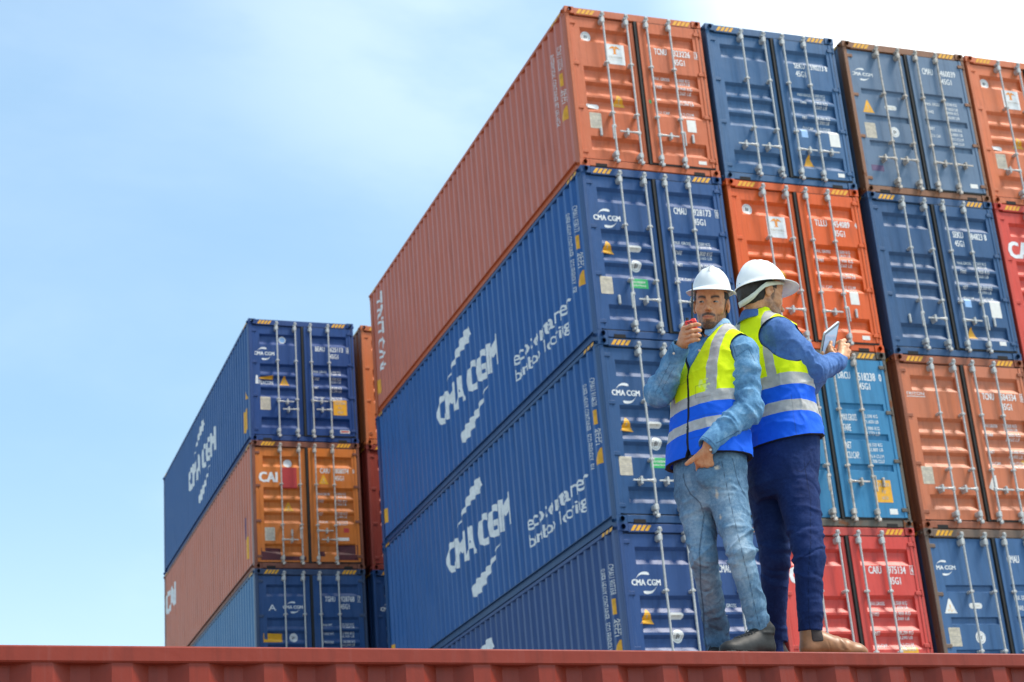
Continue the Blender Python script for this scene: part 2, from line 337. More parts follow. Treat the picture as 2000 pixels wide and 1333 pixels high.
def frame_mesh(H):
    key = ('f', H)
    if key in MESHC: return MESHC[key]
    mb = MB(); c = .118
    for y0, y1 in ((.006, .075), (L-.075, L-.006)):            # corner posts
        for x0 in (0.004, W-.074): mb.bbox(x0, x0+.07, y0, y1, c, H-c, .008)
    for x0, x1 in ((.075, .16), (W-.16, W-.075)): mb.box(x0-.004, x1, .075, .10, c, H-c)
    for x0 in (.006, W-.008-.066):                             # wider outer web of the post seen on the side
        mb.box(x0, x0+.066, .077, .186, c, H-.062); mb.box(x0, x0+.066, L-.186, L-.077, c, H-.062)
    for x0 in (.0, W-.072): mb.bbox(x0, x0+.072, .180, L-.180, H-.062, H-.002, .006)    # top side rails
    for x0 in (.003, W-.053):                                  # bottom side rails with lip
        s_ = 1 if x0 < 1 else -1; xa, xw = (x0+.002, x0+.045) if s_ > 0 else (x0+.048, x0+.005)      # open channel: web set in, two flanges
        mb.box(min(xw, xw+.006*s_), max(xw, xw+.006*s_), .180, L-.180, .02, .170); mb.box(min(xa, xw), max(xa, xw), .180, L-.180, .158, .170); mb.box(min(xa, xw), max(xa, xw), .180, L-.180, .02, .032)
    mb.bbox(.164, W-.164, .012, .10, H-.135, H-.004, .008)     # header
    mb.bbox(.164, W-.164, .012, .10, .012, .128, .008)         # sill
    mb.bbox(.164, W-.164, L-.10, L-.012, H-.12, H-.004, .008); mb.bbox(.164, W-.164, L-.10, L-.012, .012, .15, .008)
    MESHC[key] = mb.mesh('frame'); return MESHC[key]
def side_mesh(H, right):
    key = ('s', H, right)
    if key in MESHC: return MESHC[key]
    mb = MB(); ys = [.186]+[b for b in SIDE_BR if .19 <= b <= L-.188]+[L-.186]; vs = []
    for y in ys:
        d = .008+float(side_depth(y)); x = W-d if right else d
        vs += [(x, y, .165), (x, y, H-.055)]
    n = len(ys); mb.add(vs, [(2*i, 2*i+1, 2*i+3, 2*i+2) if right else (2*i, 2*i+2, 2*i+3, 2*i+1) for i in range(n-1)])
    MESHC[key] = mb.mesh('side_wall'); return MESHC[key]
def plates(H):
    key = ('p', H)
    if key in MESHC: return MESHC[key]
    r = MB(); n = 58
    pts = []
    for i in range(n):                                          # roof sheet with shallow cross ribs
        y0 = .1+(L-.2)*i/n; st = (L-.2)/n
        for f_, h_ in ((0, 0), (.3, 0), (.45, -.018), (.55, -.018), (.7, 0)): pts.append((y0+f_*st, h_))
    pts.append((L-.1, 0)); vs = []
    for y, h_ in pts: vs += [(.06, y, H-.012+h_*.6), (W-.06, y, H-.012+h_*.6)]
    r.add(vs, [(2*i, 2*i+1, 2*i+3, 2*i+2) for i in range(len(pts)-1)])
    u = MB(); u.box(.056, W-.056, .10, L-.10, .13, .16)         # floor on cross members
    for i in range(38): u.box(.056, W-.056, .25+i*.31, .30+i*.31, .03, .13)
    e = MB(); xs = []; t_ = .11
    while t_ < W-.11: xs += [(t_, 0), (t_+.09, 0), (t_+.14, .04), (t_+.22, .04)]; t_ += .27
    xs = [x for x in xs if x[0] < W-.11]+[(W-.11, 0)]; vs = []
    for x, d in xs: vs += [(x, L-.03-d, .14), (x, L-.03-d, H-.11)]
    e.add(vs, [(2*i, 2*i+2, 2*i+3, 2*i+1) for i in range(len(xs)-1)])
    MESHC[key] = (r.mesh('roof'), u.mesh('underframe'), e.mesh('end_wall')); return MESHC[key]
def pocket_mesh(H):
    key = ('k', H)
    if key in MESHC: return MESHC[key]
    mb = MB(); mb.box(0, .19, .008, .02, .004, .062)  # near-black slab on the sill, painted shade standing in for the opening
    MESHC[key] = mb.mesh('sill_recess_shade'); return MESHC[key]

def surf_door(kind, H):
    pr = {s: door_profile(kind, H) for s in 'LR'}
    def f(u, z):
        side = 'L' if u < 1.23 else 'R'; x0, x1, xa, xb = DOORX[side]; p_ = pr[side]; y = door_y(side); d = 0; s_ = 0
        if xa <= u <= xb:
            zs = [a for a, b in p_]; ds = [b for a, b in p_]; d = float(np.interp(z, zs, ds))
        return (u, y+d, H-z), (0, -1, 0)
    br = sorted({a for a, b in pr['L']}); return f, br
def surf_side(H):
    def f(u, z): return (.008+float(side_depth(u)), u, H-z), (-1, 0, 0)
    return f, SIDE_BR
def hazard(mb, x0, z0, n, w_, h_, face, sgn=1):
    for k in range(n):
        a = x0+k*w_*1.45; q = [(a, z0), (a+w_, z0), (a+w_+sgn*h_*.7, z0+h_), (a+sgn*h_*.7, z0+h_)]
        if face == 'front': mb.add([(x, .0085, z) for x, z in q], [(0, 1, 2, 3)])
        else: mb.add([(-.0025, x, z) for x, z in q], [(0, 1, 2, 3)])

def data_block(u_lab, u_val, z0, seed, style=0):
    rnd = random.Random(seed); g = rnd.randint(1, 6); out = []
    if style == 1: rows = [('MAX.WT.', 0), ('TARE WT.', .19), ('PAYLOAD', .38), ('CU.CAP.', .57)]
    elif style == 2: rows = [('MAX.GROSS', 0), ('TARE', .17), ('NET', .46), ('CU.CAP.', .64)]
    else: rows = [('MAX. GROSS', 0), ('TARE', .18), ('NET', .40), ('CU. CAP.', .63)]
    vals = [('32.500 KG', '71,650 LB'), ('%d.%d00 KG' % (3, 7+g % 3), '8,%d60 LB' % g), ('28.%d00 KG' % g, '63,%d90 LB' % g), ('76.%d CU.M' % g, '2,700 CU.FT')]
    for (lab, dz), (a, b) in zip(rows, vals):
        out.append(T(lab, u_lab, z0+dz+.01, u_lab+.03*len(lab), z0+dz+.062, .015))
        out.append(T(a, u_val, z0+dz, u_val+.26, z0+dz+.055, .015)); out.append(T(b, u_val, z0+dz+.07, u_val+.26, z0+dz+.125, .015))
    return out

def container(loc, H=2.896, rz=0., col=(.5, .1, .04), name_seed=0, label='', rust=.12, fade=.25, kind='ribbed', handles='VLRV', hz=2.262, hzs=None,
              text_l=(), text_r=(), stickers=(), side_text=(), side_stickers=(), side_col=None, frame_rust=None, frame_col=None, detail=2, group=None, galv=None, hazards=True, letter_mat=None):
    root = empty('shipping_container', loc, rz); tag(root, label, 'shipping container', group)
    rust_f = rust+.22 if frame_rust is None else frame_rust; i = name_seed
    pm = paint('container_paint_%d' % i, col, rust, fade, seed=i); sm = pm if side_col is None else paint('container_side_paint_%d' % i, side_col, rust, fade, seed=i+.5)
    fm = paint('container_frame_paint_%d' % i, frame_col or tuple(c*.9 for c in col), rust_f, fade, .5, seed=i+.3); gm = galv or M_galv
    link('frame', frame_mesh(H), root, [fm])
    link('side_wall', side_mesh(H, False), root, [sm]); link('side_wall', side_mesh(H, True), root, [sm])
    for me, n_ in zip(plates(H), ('roof', 'underframe', 'end_wall')): link(n_, me, root, [fm if n_ == 'underframe' else pm])
    if detail:
        for sx in (-1, 1):
            for sy in (-1, 1):
                for sz in (-1, 1):
                    o = link('corner_casting', CAST[(sx, sy, sz)], root, [fm]); o.location = (0 if sx < 0 else W, 0 if sy < 0 else L, (H-.118 if sz > 0 else .118))
        for x_ in (.27, W-.46): o = link('sill_recess_shade', pocket_mesh(H), root, [M_dark]); o.location = (x_, 0, 0)
    doors = {}
    for s_ in 'LR':
        d = link('door', door_panel(kind, s_, H), root, [pm]); doors[s_] = d
        link('gasket', gasket_mesh(s_, H), d, [M_black])
    if detail < 2: return root
    for k in range(4):
        d = doors['L' if k < 2 else 'R']; link('lock_rod', rod_mesh(k, H), d, [gm])
        link('handle', handle_mesh(k, handles[k], hzs[k] if hzs else hz, H), d, [gm])
        if handles[k] == 'V': link('handle_keeper', handle_mesh(k, 'K', hzs[k] if hzs else hz, H), d, [gm])
    for s_ in 'LR':
        for t_ in (.27, 1.03, 1.83, 2.62): link('hinge', hinge_mesh(s_, t_, H), doors[s_], [fm])
    sf, br = surf_door(kind, H)
    lm = letter_mat or M_white
    if text_l: drape([(text_l, 0)], sf, br, 1, 'lettering', doors['L'], [lm])
    if text_r: drape([(text_r, 0)], sf, br, 1, 'lettering', doors['R'], [lm])
    for layers, mats in stickers:
        u = float(layers[0][0][0][0][:, 0].mean()); drape(layers, sf, br, 1, 'sticker', doors['L' if u < 1.23 else 'R'], mats)
    ss, sbr = surf_side(H); sw = [c for c in root.children if c.name.startswith('side_wall')][0]
    if side_text: drape([(side_text, 0)], ss, sbr, 0, 'lettering', sw, [lm])
    for layers, mats in side_stickers: drape(layers, ss, sbr, 0, 'sticker', sw, mats)
    if hazards:
        mb = MB(); hazard(mb, .20, H-.112, 4, .052, .085, 'front'); hazard(mb, W-.52, H-.112, 4, .052, .085, 'front')
        hazard(mb, .22, H-.056, 3, .10, .046, 'side', -1); hazard(mb, L-.5, H-.056, 2, .10, .046, 'side', -1)
        link('hazard_stripes', mb.mesh('hazard_stripes'), root, [M_yel])
    return root

def st(*layers_mats):
    """sticker from (shapes, material) pairs"""
    return ([(s_, i) for i, (s_, m) in enumerate(layers_mats)], [m for s_, m in layers_mats])
def badge(u, z): return st(([CIRC(u, z, .088, rz=.10)], M_white), ([CIRC(u, z, .066, rz=.077)], M_plate), ([CIRC(u, z, .058, rz=.068)], M_white), ([T('BV', u-.03, z-.03, u+.03, z+.035, .02)], M_black2))
def pill(u, z): return st(([RECT(u-.118, z-.045, u+.118, z+.045, .044)], M_white), ([RECT(u-.10, z-.032, u+.10, z+.032, .03)], M_paper), ([T('CLEAN ONLY', u-.07, z-.012, u+.07, z+.012)], M_plate))
def warn(u, z, m=None, w_=.235, h=.215): return st(([TRI(u, z, w_, h)], m or M_yel), ([T('!', u-.006, z-.02, u+.006, z+.05, .03), T('9\' 6"', u-.05, z+.06, u+.05, z+.085)], M_plate if m is None else M_yel))
def plate(u, z, w_=.205, h=.29): return st(([RECT(u-w_/2, z-h/2, u+w_/2, z+h/2, .012)], M_plate), ([T('CSC SAFETY APPROVAL', u-.08, z-.11, u+.08, z-.09), RECT(u-.05, z-.045, u-.035, z-.03), RECT(u+.035, z-.045, u+.05, z-.03)]+[RECT(u-.08, z-.01+.03*k, u+.08-.02*(k % 2), z-.002+.03*k) for k in range(4)], M_rustygalv))
def wsheet(u, z, w_=.16, h=.22): return st(([RECT(u-w_/2, z-h/2, u+w_/2, z+h/2)], M_paper),)
def triton(u0=.66, z0=.60, u1=1.0, z1=.975):
    c = (u0+u1)/2; e = (z1-z0)
    return st(([RECT(u0, z0, u1, z1)], M_white), ([P((c-.025, z0+e*.22), (c+.025, z0+e*.22), (c+.02, z0+e*.46), (c+.045, z0+e*.50), (c-.045, z0+e*.50), (c-.02, z0+e*.46)),
              SWOOSH(c-.11, z0+e*.28, c-.005, z0+e*.15, -.012, .05), SWOOSH(c+.11, z0+e*.28, c+.005, z0+e*.15, .012, .05)], M_orange),
              ([T('TRITON', c-.12, z0+e*.60, c+.12, z0+e*.70, .01), T('CONTAINER INTERNATIONAL', c-.12, z0+e*.77, c+.12, z0+e*.80)], M_plate))
def greenst(u=.80, z=1.955): return st(([RECT(u-.15, z-.08, u+.15, z+.08)], M_green), ([T('eco container', u-.11, z-.05, u+.11, z-.005), T('bamboo flooring', u-.11, z+.015, u+.11, z+.055)], M_paper))
def caution(u0, z0, u1, z1):
    h = z1-z0; c = (u0+u1)/2; w_ = abs(u1-u0)
    return st(([RECT(u0, z0, u1, z1, .01)], M_yel), ([T('CAUTION', c-w_*.38, z0+h*.12, c+w_*.38, z0+h*.30), T("9'6\"", c-w_*.14, z0+h*.45, c+w_*.14, z0+h*.60), T('HIGH', c-w_*.2, z0+h*.72, c+w_*.2, z0+h*.88)], M_rustygalv))
def numbers(pref, num, chk, typ='45G1', z=.612, tu=1.85, box=True):
    out = [T(pref, 1.52, z, 1.74, z+.115, .02), T(num, 1.866, z, 2.165, z+.115, .02), T(typ, tu, z+.17, tu+.2, z+.28, .02)]
    a = .02 if box else 0
    out.append(T(chk, 2.262, z+.01, 2.30, z+.105, .02))
    if box:
        u0, u1, a0, a1 = 2.243, 2.318, z-.012, z+.127
        out += [RECT(u0, a0, u1, a0+.008), RECT(u0, a1-.008, u1, a1), RECT(u0, a0+.008, u0+.007, a1-.008), RECT(u1-.007, a0+.008, u1, a1-.008)]
    return out
def cma_side(num):
    out = [T('CMA CGM', 7.95, 1.12, 4.42, 1.66, .075)]
    sw = lambda a, b: a+b
    out += [SWOOSH(7.32, 1.02, 5.75, .50, .14, .30, 20), SWOOSH(4.98, 1.74, 6.62, 2.32, .14, .30, 20)]
    out += [T('ecocontainer', 3.62, 1.78, .98, 2.03, .025), T('bamboo flooring', 3.58, 2.10, 1.16, 2.38, .015)]
    out += [T('CMAU '+num, .50, .50, .40, .95, 0, True), T('SUPER HEAVY CONTAINER   ECO FRIENDLY   '+num[:3], .79, .50, .70, 1.86, 0, True)]
    return out
SIDE_ST = lambda: [st(([RECT(.50, 1.01, .42, 1.24)], M_yel),), st(([P((.60, 1.86), (.38, 1.86), (.385, 1.62), (.42, 1.62))], M_yel),), st(([T('45G1', .50, 1.31, .42, 1.56, 0, True), T('ACEP', .43, 1.31, .36, 1.56, 0, True)], M_paper),), st(([RECT(11.98, 2.13, 11.80, 2.44)], M_yel),)]

SX, SY, TOP = 10.057, 22.449, 16.766
OFF = [0, 2.5255, 5.140, 7.630]
ORANGE, BLUE = (.62, .105, .020), (.022, .072, .235)
def zrow(r): return TOP-2.896*(r+1)
def cma_door(pref, num, chk, seed, lockups=True): return dict(text_l=cma_logo(.15, .72, .60, 1.03), text_r=numbers(pref, num, chk)+data_block(1.47, 1.85, 1.17, seed))
std_st = lambda: [warn(.337, 1.36), pill(.79, 1.355), badge(.79, 1.645), plate(.25, 2.015), greenst()]

# column 0
container((SX, SY, zrow(0)), col=(.56, .125, .038), side_col=(.55, .155, .095), name_seed=1, fade=.35, rust=.06, label='orange container at the near top corner of the tall stack, numbered TCNU 323226', handles='VLRV',
    text_r=numbers('TCNU', '323226', '3')+data_block(1.46, 1.86, 1.12, 1), stickers=[badge(.36, .49), triton(), warn(.81, 1.63), pill(.345, 1.78), plate(.365, 2.05, .20, .28), wsheet(2.03, 2.01), wsheet(2.145, 2.665, .14, .06), st(([RECT(1.30, 1.60, 1.36, 1.66)], M_green),)],
    side_text=[T('TRITON', 11.72, .26, 11.28, 1.99, .02, True), T('TCNU 323226', .50, .50, .40, .95, 0, True), T('INTERMODAL CONTAINER 9FT 6IN HIGH', .79, .50, .70, 1.82, 0, True)], side_stickers=SIDE_ST())
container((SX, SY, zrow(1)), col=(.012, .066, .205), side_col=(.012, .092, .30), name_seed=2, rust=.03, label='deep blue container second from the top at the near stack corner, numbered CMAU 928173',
    handles='VLRV', stickers=std_st(), side_text=cma_side('928173'), side_stickers=SIDE_ST(), **cma_door('CMAU', '928173', '0', 2))
container((SX, SY, zrow(2)), col=(.014, .068, .190), side_col=(.012, .088, .28), name_seed=3, rust=.05, label='blue container third from the top at the near corner, behind the raised elbow',
    handles='LLRR', stickers=std_st(), side_text=cma_side('914620'), side_stickers=SIDE_ST(), **cma_door('CMAU', '914620', '5', 3))
container((SX, SY, zrow(3)), col=(.018, .060, .195), name_seed=4, rust=.02, fade=.15, label='violet tinged blue container lowest at the near stack corner, behind the light jeans',
    handles='LLRR', stickers=std_st(), side_text=cma_side('907358'), side_stickers=SIDE_ST(), **cma_door('CMAU', '907358', '2', 4))
# column 1
FOLD = dict(handles='LLRR')
container((SX+OFF[1], SY, zrow(0)), col=(.035, .110, .24), name_seed=5, rust=.07, fade=.5, label='faded blue container with bare left door in the top row, right of the orange corner',
    text_r=[T('SEKU', 1.59, .57, 1.79, .68, .02), T('590213 8', 1.90, .57, 2.22, .68, .02), T('45G1', 1.60, .73, 1.79, .84, .02)]+data_block(1.60, 1.86, 1.12, 5, 2),
    stickers=[wsheet(2.15, 1.98, .19, .29), st(([TRI(1.61, 2.42, .2, .2)], M_yel),), wsheet(2.17, 2.655, .12, .07), st(([RECT(1.53, 1.84, 1.65, 2.0)], M_ltblue),)], **FOLD)
container((SX+OFF[1], SY, zrow(1)), col=(.70, .100, .008), name_seed=6, rust=.06, label='bright orange container numbered TLLU 454089, behind the helmet of the tablet holder',
    text_r=numbers('TLLU', '454089', '4', box=False)+data_block(1.46, 1.86, 1.12, 6), stickers=[badge(.36, .49), triton(), warn(.81, 1.63), pill(.345, 1.78), plate(.365, 2.05), wsheet(2.04, 1.98), wsheet(2.14, 2.66, .14, .07)], handles='VLRV')
container((SX+OFF[1], SY, zrow(2)), col=(.035, .20, .38), name_seed=7, rust=.34, kind='panelled', frame_col=(.11, .09, .07), frame_rust=.75, galv=M_rustygalv, label='teal blue weathered container with flat panelled doors below the tablet',
    text_r=[T('DRCU', 1.51, .365, 1.73, .48, .02), T('518238', 1.87, .37, 2.18, .50, .02), T('0', 2.25, .38, 2.29, .50, .02), T('45G1', 1.866, .54, 2.06, .65, .02),
            T('MAX.GROSS', 1.46, 1.07, 1.73, 1.18, .01), T('TARE', 1.46, 1.24, 1.60, 1.35, .01), T('NET', 1.46, 1.53, 1.56, 1.64, .01), T('CU.CAP.', 1.46, 1.69, 1.68, 1.80, .01)]
           +[T(s_, 1.855, z_, 2.11, z_+.055, .01) for s_, z_ in (('32.500 KG', 1.07), ('71.650 LB', 1.16), ('3.980 KG', 1.27), ('8.770 LB', 1.35), ('28.520 KG', 1.54), ('62.880 LB', 1.62), ('76.4 CU.M', 1.73), ('2.700 CU.F', 1.81))],
    text_l=[T('DONG FANG', .25, .42, .80, .56, .02)], stickers=[caution(1.875, 2.14, 2.15, 2.50), st(([RECT(2.06, 2.60, 2.20, 2.69)], M_paper),)], handles='VVRV', hz=2.19)
container((SX+OFF[1], SY, zrow(3)), col=(.62, .058, .042), name_seed=8, rust=.03, fade=.3, label='bright red container numbered CAIU 975134, behind the brown boot',
    text_l=[T('CAI', .20, .62, .66, .88, .06)], text_r=numbers('CAIU', '975134', '4')+data_block(1.47, 1.87, 1.14, 8, 2), stickers=[warn(.80, 1.85), caution(1.86, 1.85, 2.165, 2.05)], handles='VLRV', frame_col=(.50, .055, .04), frame_rust=.3)
# column 2
container((SX+OFF[2], SY, zrow(0)), col=(.115, .175, .265), name_seed=9, rust=.22, fade=.5, kind='panelled', frame_col=(.24, .10, .045), frame_rust=.62, galv=M_rustygalv, label='grey blue container with rusty frame and flat panelled doors in the top row',
    text_l=cma_logo(.11, .50, .53, .73), text_r=[T('CMAU', 1.524, .375, 1.735, .50, .02), T('460039', 1.884, .385, 2.195, .50, .02), T('45G1', 1.883, .55, 2.086, .66, .02)]
           +[T(s_, u_, z_, u_+w2, z_+.055, .01) for s_, u_, z_, w2 in (('MAX. GROSS', 1.47, 1.06, .28), ('TARE', 1.47, 1.21, .14), ('NET', 1.47, 1.54, .1), ('CU. CAP.', 1.47, 1.68, .2), ('32500 KG', 1.87, 1.03, .24), ('71650 LB', 1.87, 1.12, .24), ('3900 KG', 1.87, 1.20, .24), ('8600 LB', 1.87, 1.29, .24), ('28600 KG', 1.87, 1.53, .24), ('63050 LB', 1.87, 1.62, .24), ('76.3 CU.M', 1.87, 1.71, .24), ('2694 CU.F', 1.87, 1.80, .24))],
    stickers=[warn(.33, 1.235, w_=.23, h=.24), pill(.78, 1.22), plate(.31, 1.70), badge(.78, 1.69), st(([RECT(.20, 2.36, .44, 2.47)], M_purple),), wsheet(2.15, 2.62, .15, .08)], **FOLD)
container((SX+OFF[2], SY, zrow(1)), col=(.028, .086, .20), name_seed=10, rust=.14, fade=.42, frame_rust=.35, label='dull navy container with bare left door, under the grey blue rusty one',
    text_r=[T('SEKU', 1.53, .62, 1.73, .735, .02), T('584823 8', 1.84, .63, 2.19, .745, .02), T('45G1', 1.54, .785, 1.72, .895, .02)]+data_block(1.55, 1.86, 1.14, 10, 2),
    stickers=[wsheet(2.105, 2.01, .20, .30), st(([RECT(1.52, 1.85, 1.645, 2.0)], M_ltblue),), st(([TRI(1.57, 2.45, .2, .2)], M_yel),), wsheet(2.12, 2.62, .13, .07)], handles='VLRV')
container((SX+OFF[2], SY, zrow(2)), col=(.56, .16, .065), name_seed=11, rust=.10, fade=.45, frame_col=(.30, .085, .035), frame_rust=.55, label='salmon orange container with darker rusty corner posts, numbered TCNU 584334',
    text_l=[T('TRITON', .12, .63, .46, .68, .01), RECT(.10, .70, .475, .71)], text_r=numbers('TCNU', '584334', '0')+data_block(1.47, 1.85, 1.12, 11, 2),
    stickers=[plate(.273, 2.02), st(([P((1.33, 2.22), (1.42, 2.05), (1.50, 2.0), (1.50, 2.24), (1.40, 2.26))], M_paper),), st(([P((2.10, 1.72), (2.20, 1.80), (2.16, 1.86), (2.06, 1.76))], M_yel),)], **FOLD)
container((SX+OFF[2], SY, zrow(3)), col=(.040, .115, .26), name_seed=12, rust=.22, fade=.4, kind='panelled', frame_col=(.16, .10, .07), frame_rust=.6, label='scuffed blue container with a white triangle, lowest at the right edge',
    text_l=cma_logo(.08, .50, .48, .73), text_r=[T('CMAU', 1.42, .42, 1.64, .54, .02), T('450127', 1.80, .43, 2.10, .55, .02), T('MAX. GROSS', 1.42, 1.06, 1.70, 1.13), T('TARE', 1.42, 1.22, 1.56, 1.29)],
    stickers=[warn(.27, 1.21, M_paper, .23, .23), pill(.73, 1.21), plate(.27, 1.69), badge(.72, 1.70)], **FOLD)
# column 3
container((SX+OFF[3], SY, zrow(0)), col=(.66, .17, .06), name_seed=13, rust=.08, fade=.5, label='orange container cut off by the right edge in the top row',
    text_r=numbers('TCNU', '771905', '6')+data_block(1.46, 1.86, 1.12, 13), stickers=[badge(.36, .49), triton(), warn(.81, 1.63), pill(.345, 1.78), plate(.365, 2.05)], handles='LLRR', frame_rust=.4)
container((SX+OFF[3], SY, zrow(1)), col=(.64, .062, .036), name_seed=14, rust=.05, fade=.3, label='red container with big white CAI letters, cut off by the right edge',
    text_l=[T('CAI', .16, .70, .62, 1.0, .06)], text_r=numbers('CAIU', '860417', '1')+data_block(1.46, 1.86, 1.12, 14, 2), stickers=[badge(.5, 1.70), plate(.36, 2.05)], handles='VLRV')
# the next bay, further off
LX, LY, LT = 7.641, 36.181, 16.705
container((LX, LY, LT-2.896), col=(.008, .048, .195), side_col=(.016, .082, .25), name_seed=15, rust=.05, label='blue container topping the far left stack, yellow caution sheet on its right door',
    hzs=(1.99, 2.17, 1.95, 2.15), handles='RLRL', text_l=cma_logo(.12, .68, .58, .97), text_r=numbers('BEAU', '625113', '0')+data_block(1.47, 1.84, 1.17, 15),
    stickers=[st(([CIRC(.78, .46, .085)], M_white), ([CIRC(.78, .46, .06), ], M_ltblue)), st(([P((.15, 1.35), (.19, 1.35), (.205, 1.55), (.135, 1.55)), T('BEACON', .22, 1.46, .54, 1.55, .02)], M_white), ([P((.22, 1.43), (.22, 1.40), (.54, 1.34), (.54, 1.43))], M_yel)),
              warn(.80, 1.45), plate(.35, 2.01, .23, .31), caution(1.885, 1.89, 2.20, 2.25), st(([RECT(2.02, 2.605, 2.24, 2.675)], M_paper), ([RECT(2.04, 2.62, 2.22, 2.655)], M_redst))],
    side_text=[T('CMA CGM', 8.1, 1.12, 4.35, 1.70, .075), SWOOSH(7.32, 1.02, 5.75, .50, .14, .30, 20), SWOOSH(4.98, 1.74, 6.62, 2.32, .14, .30, 20)],
    side_stickers=[st(([RECT(.80, 2.0, .45, 2.5)], M_yel),), st(([P((.66, 1.78), (.40, 1.78), (.52, 1.58))], M_yel),)])
container((LX, LY, LT-2*2.896), col=(.62, .17, .02), side_col=(.56, .165, .085), name_seed=16, rust=.10, fade=.55, frame_rust=.7, frame_col=(.20, .06, .03), label='orange container with maroon patches under the top blue one of the far left stack',
    hzs=(2.27, 2.10, 2.06, 2.26), handles='RVRL', galv=M_rustygalv, text_l=[T('CAI', .165, .72, .56, .94, .06)], text_r=numbers('CAIU', '808074', '0', box=False)+data_block(1.46, 1.84, 1.16, 16, 2),
    stickers=[st(([CIRC(.81, .50, .095)], M_white),), st(([RECT(.652, .60, 1.0, 1.08)], M_redst),), warn(1.59, .87), warn(.80, 1.49), plate(.365, 2.12, .22, .30), wsheet(1.98, 2.23, .26, .07), st(([RECT(2.0, 1.98, 2.12, 2.08)], M_redst),),
              st(([RECT(.16, 2.43, .60, 2.70)], M_maroon),), st(([RECT(.66, 2.61, 1.19, 2.70)], M_maroon),), st(([RECT(1.86, 2.36, 2.30, 2.70)], M_maroon),), st(([RECT(1.42, 2.50, 1.56, 2.62)], M_maroon),)],
    side_text=[T('CAI', 12.0, .60, 10.35, 1.18, .10)], side_stickers=[st(([RECT(.95, 2.0, .70, 2.5)], M_yel),), st(([RECT(1.0, 1.5, .80, 2.0)], M_purple),)])
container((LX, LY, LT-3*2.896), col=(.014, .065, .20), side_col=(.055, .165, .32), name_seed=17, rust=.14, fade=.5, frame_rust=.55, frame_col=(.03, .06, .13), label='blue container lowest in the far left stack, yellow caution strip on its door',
    handles='LLRR', text_l=cma_logo(.60, .72, 1.03, .96)+[T('A', .29, .78, .45, .91)], text_r=numbers('TGHU', '928768', '7')+data_block(1.46, 1.88, 1.19, 17, 1),
    stickers=[st(([RECT(.16, 1.40, .57, 1.59)], M_yel), ([T('CAUTION', .20, 1.42, .53, 1.48)], M_black2)), badge(.82, 1.49)], side_stickers=[st(([P((.66, 1.78), (.40, 1.78), (.52, 1.58))], M_yel),)])
LX2 = LX+2.438+.19
for r_, (c_, lb) in enumerate((((.60, .165, .05), 'orange container whose narrow end strip shows between the two stacks, at the top'),
                               ((.30, .045, .03), 'dark red container showing as a narrow strip between the two stacks, below the orange one'),
                               ((.016, .065, .20), 'navy container showing as a narrow dark strip between the two stacks, lowest of three'))):
    container((LX2, LY+.05, LT-2.896*(r_+1)), col=c_, name_seed=20+r_, rust=.12, frame_rust=.5, label=lb, handles='VLRV', text_l=[T('CAI', .3, .70, .66, .94, .06)] if r_ < 2 else cma_logo(.15, .72, .60, 1.03), text_r=numbers('CAIU', '31720%d' % r_, '4'))
# tiers under the ones in view, down to the ground (standard height)
bx = 0
for (x_, y_, z_, n_) in [(SX+o_, SY, zrow(3), 2) for o_ in OFF[:3]]+[(SX+OFF[3], SY, zrow(1), 4)]+[(LX, LY, LT-3*2.896, 3), (LX2, LY+.05, LT-3*2.896, 3)]:
    hs = {2: [2.591, 2.591], 4: [2.896, 2.896, 2.591, 2.591], 3: [2.896, 2.591, 2.530]}[n_]
    for h_ in hs:
        z_ -= h_; bx += 1; container((x_, y_, max(z_, .004)), H=h_, col=(BLUE, (.40, .08, .04), (.45, .16, .07))[bx % 3], name_seed=30+bx % 3, detail=1, label='container deep in the stack, out of sight behind the red roof edge', group='hidden lower tiers of the stacks')

# the container the two men stand on: its long side faces the camera
fg_d = Vector((.99706, .07663, 0)); FP = Vector((.42, 6.242, 0))
fg_rz = math.atan2(-.07663, -.99706)-math.pi/2
FG_S0 = 7.60
org = FP+fg_d*FG_S0
M_fg = None
container((org.x, org.y, 0.0), rz=fg_rz, col=(.23, .023, .008), name_seed=40, rust=.04, fade=.08, frame_rust=.06, frame_col=(.23, .024, .009), label='red brown container across the foot of the photo, carrying the two men', hazards=False, handles='VLRV',
    text_r=numbers('TGHU', '410652', '9'))

# ground: one sheet to the horizon
g = MB(); g.add([(-1500, -300, 0), (1500, -300, 0), (1500, 2500, 0), (-1500, 2500, 0)], [(0, 1, 2, 3)])
m, t, p = newmat('yard_concrete'); tc2 = N(t, 'ShaderNodeTexCoord'); n1 = noise(t, .25, 6, .6, tc2.outputs['Object']); n2 = noise(t, 6, 6, .6, tc2.outputs['Object'])
t.links.new(mixn(t, ramp(t, n2, .4, .7, 0, .4), mixn(t, n1, (.22, .21, .20), (.34, .33, .31)), (.12, .12, .12)), p.inputs['Base Color']); p.inputs['Roughness'].default_value = .85; bump(t, p, n2, .3, .01)
tag(link('ground', g.mesh('ground'), None, [m]), kind='structure')

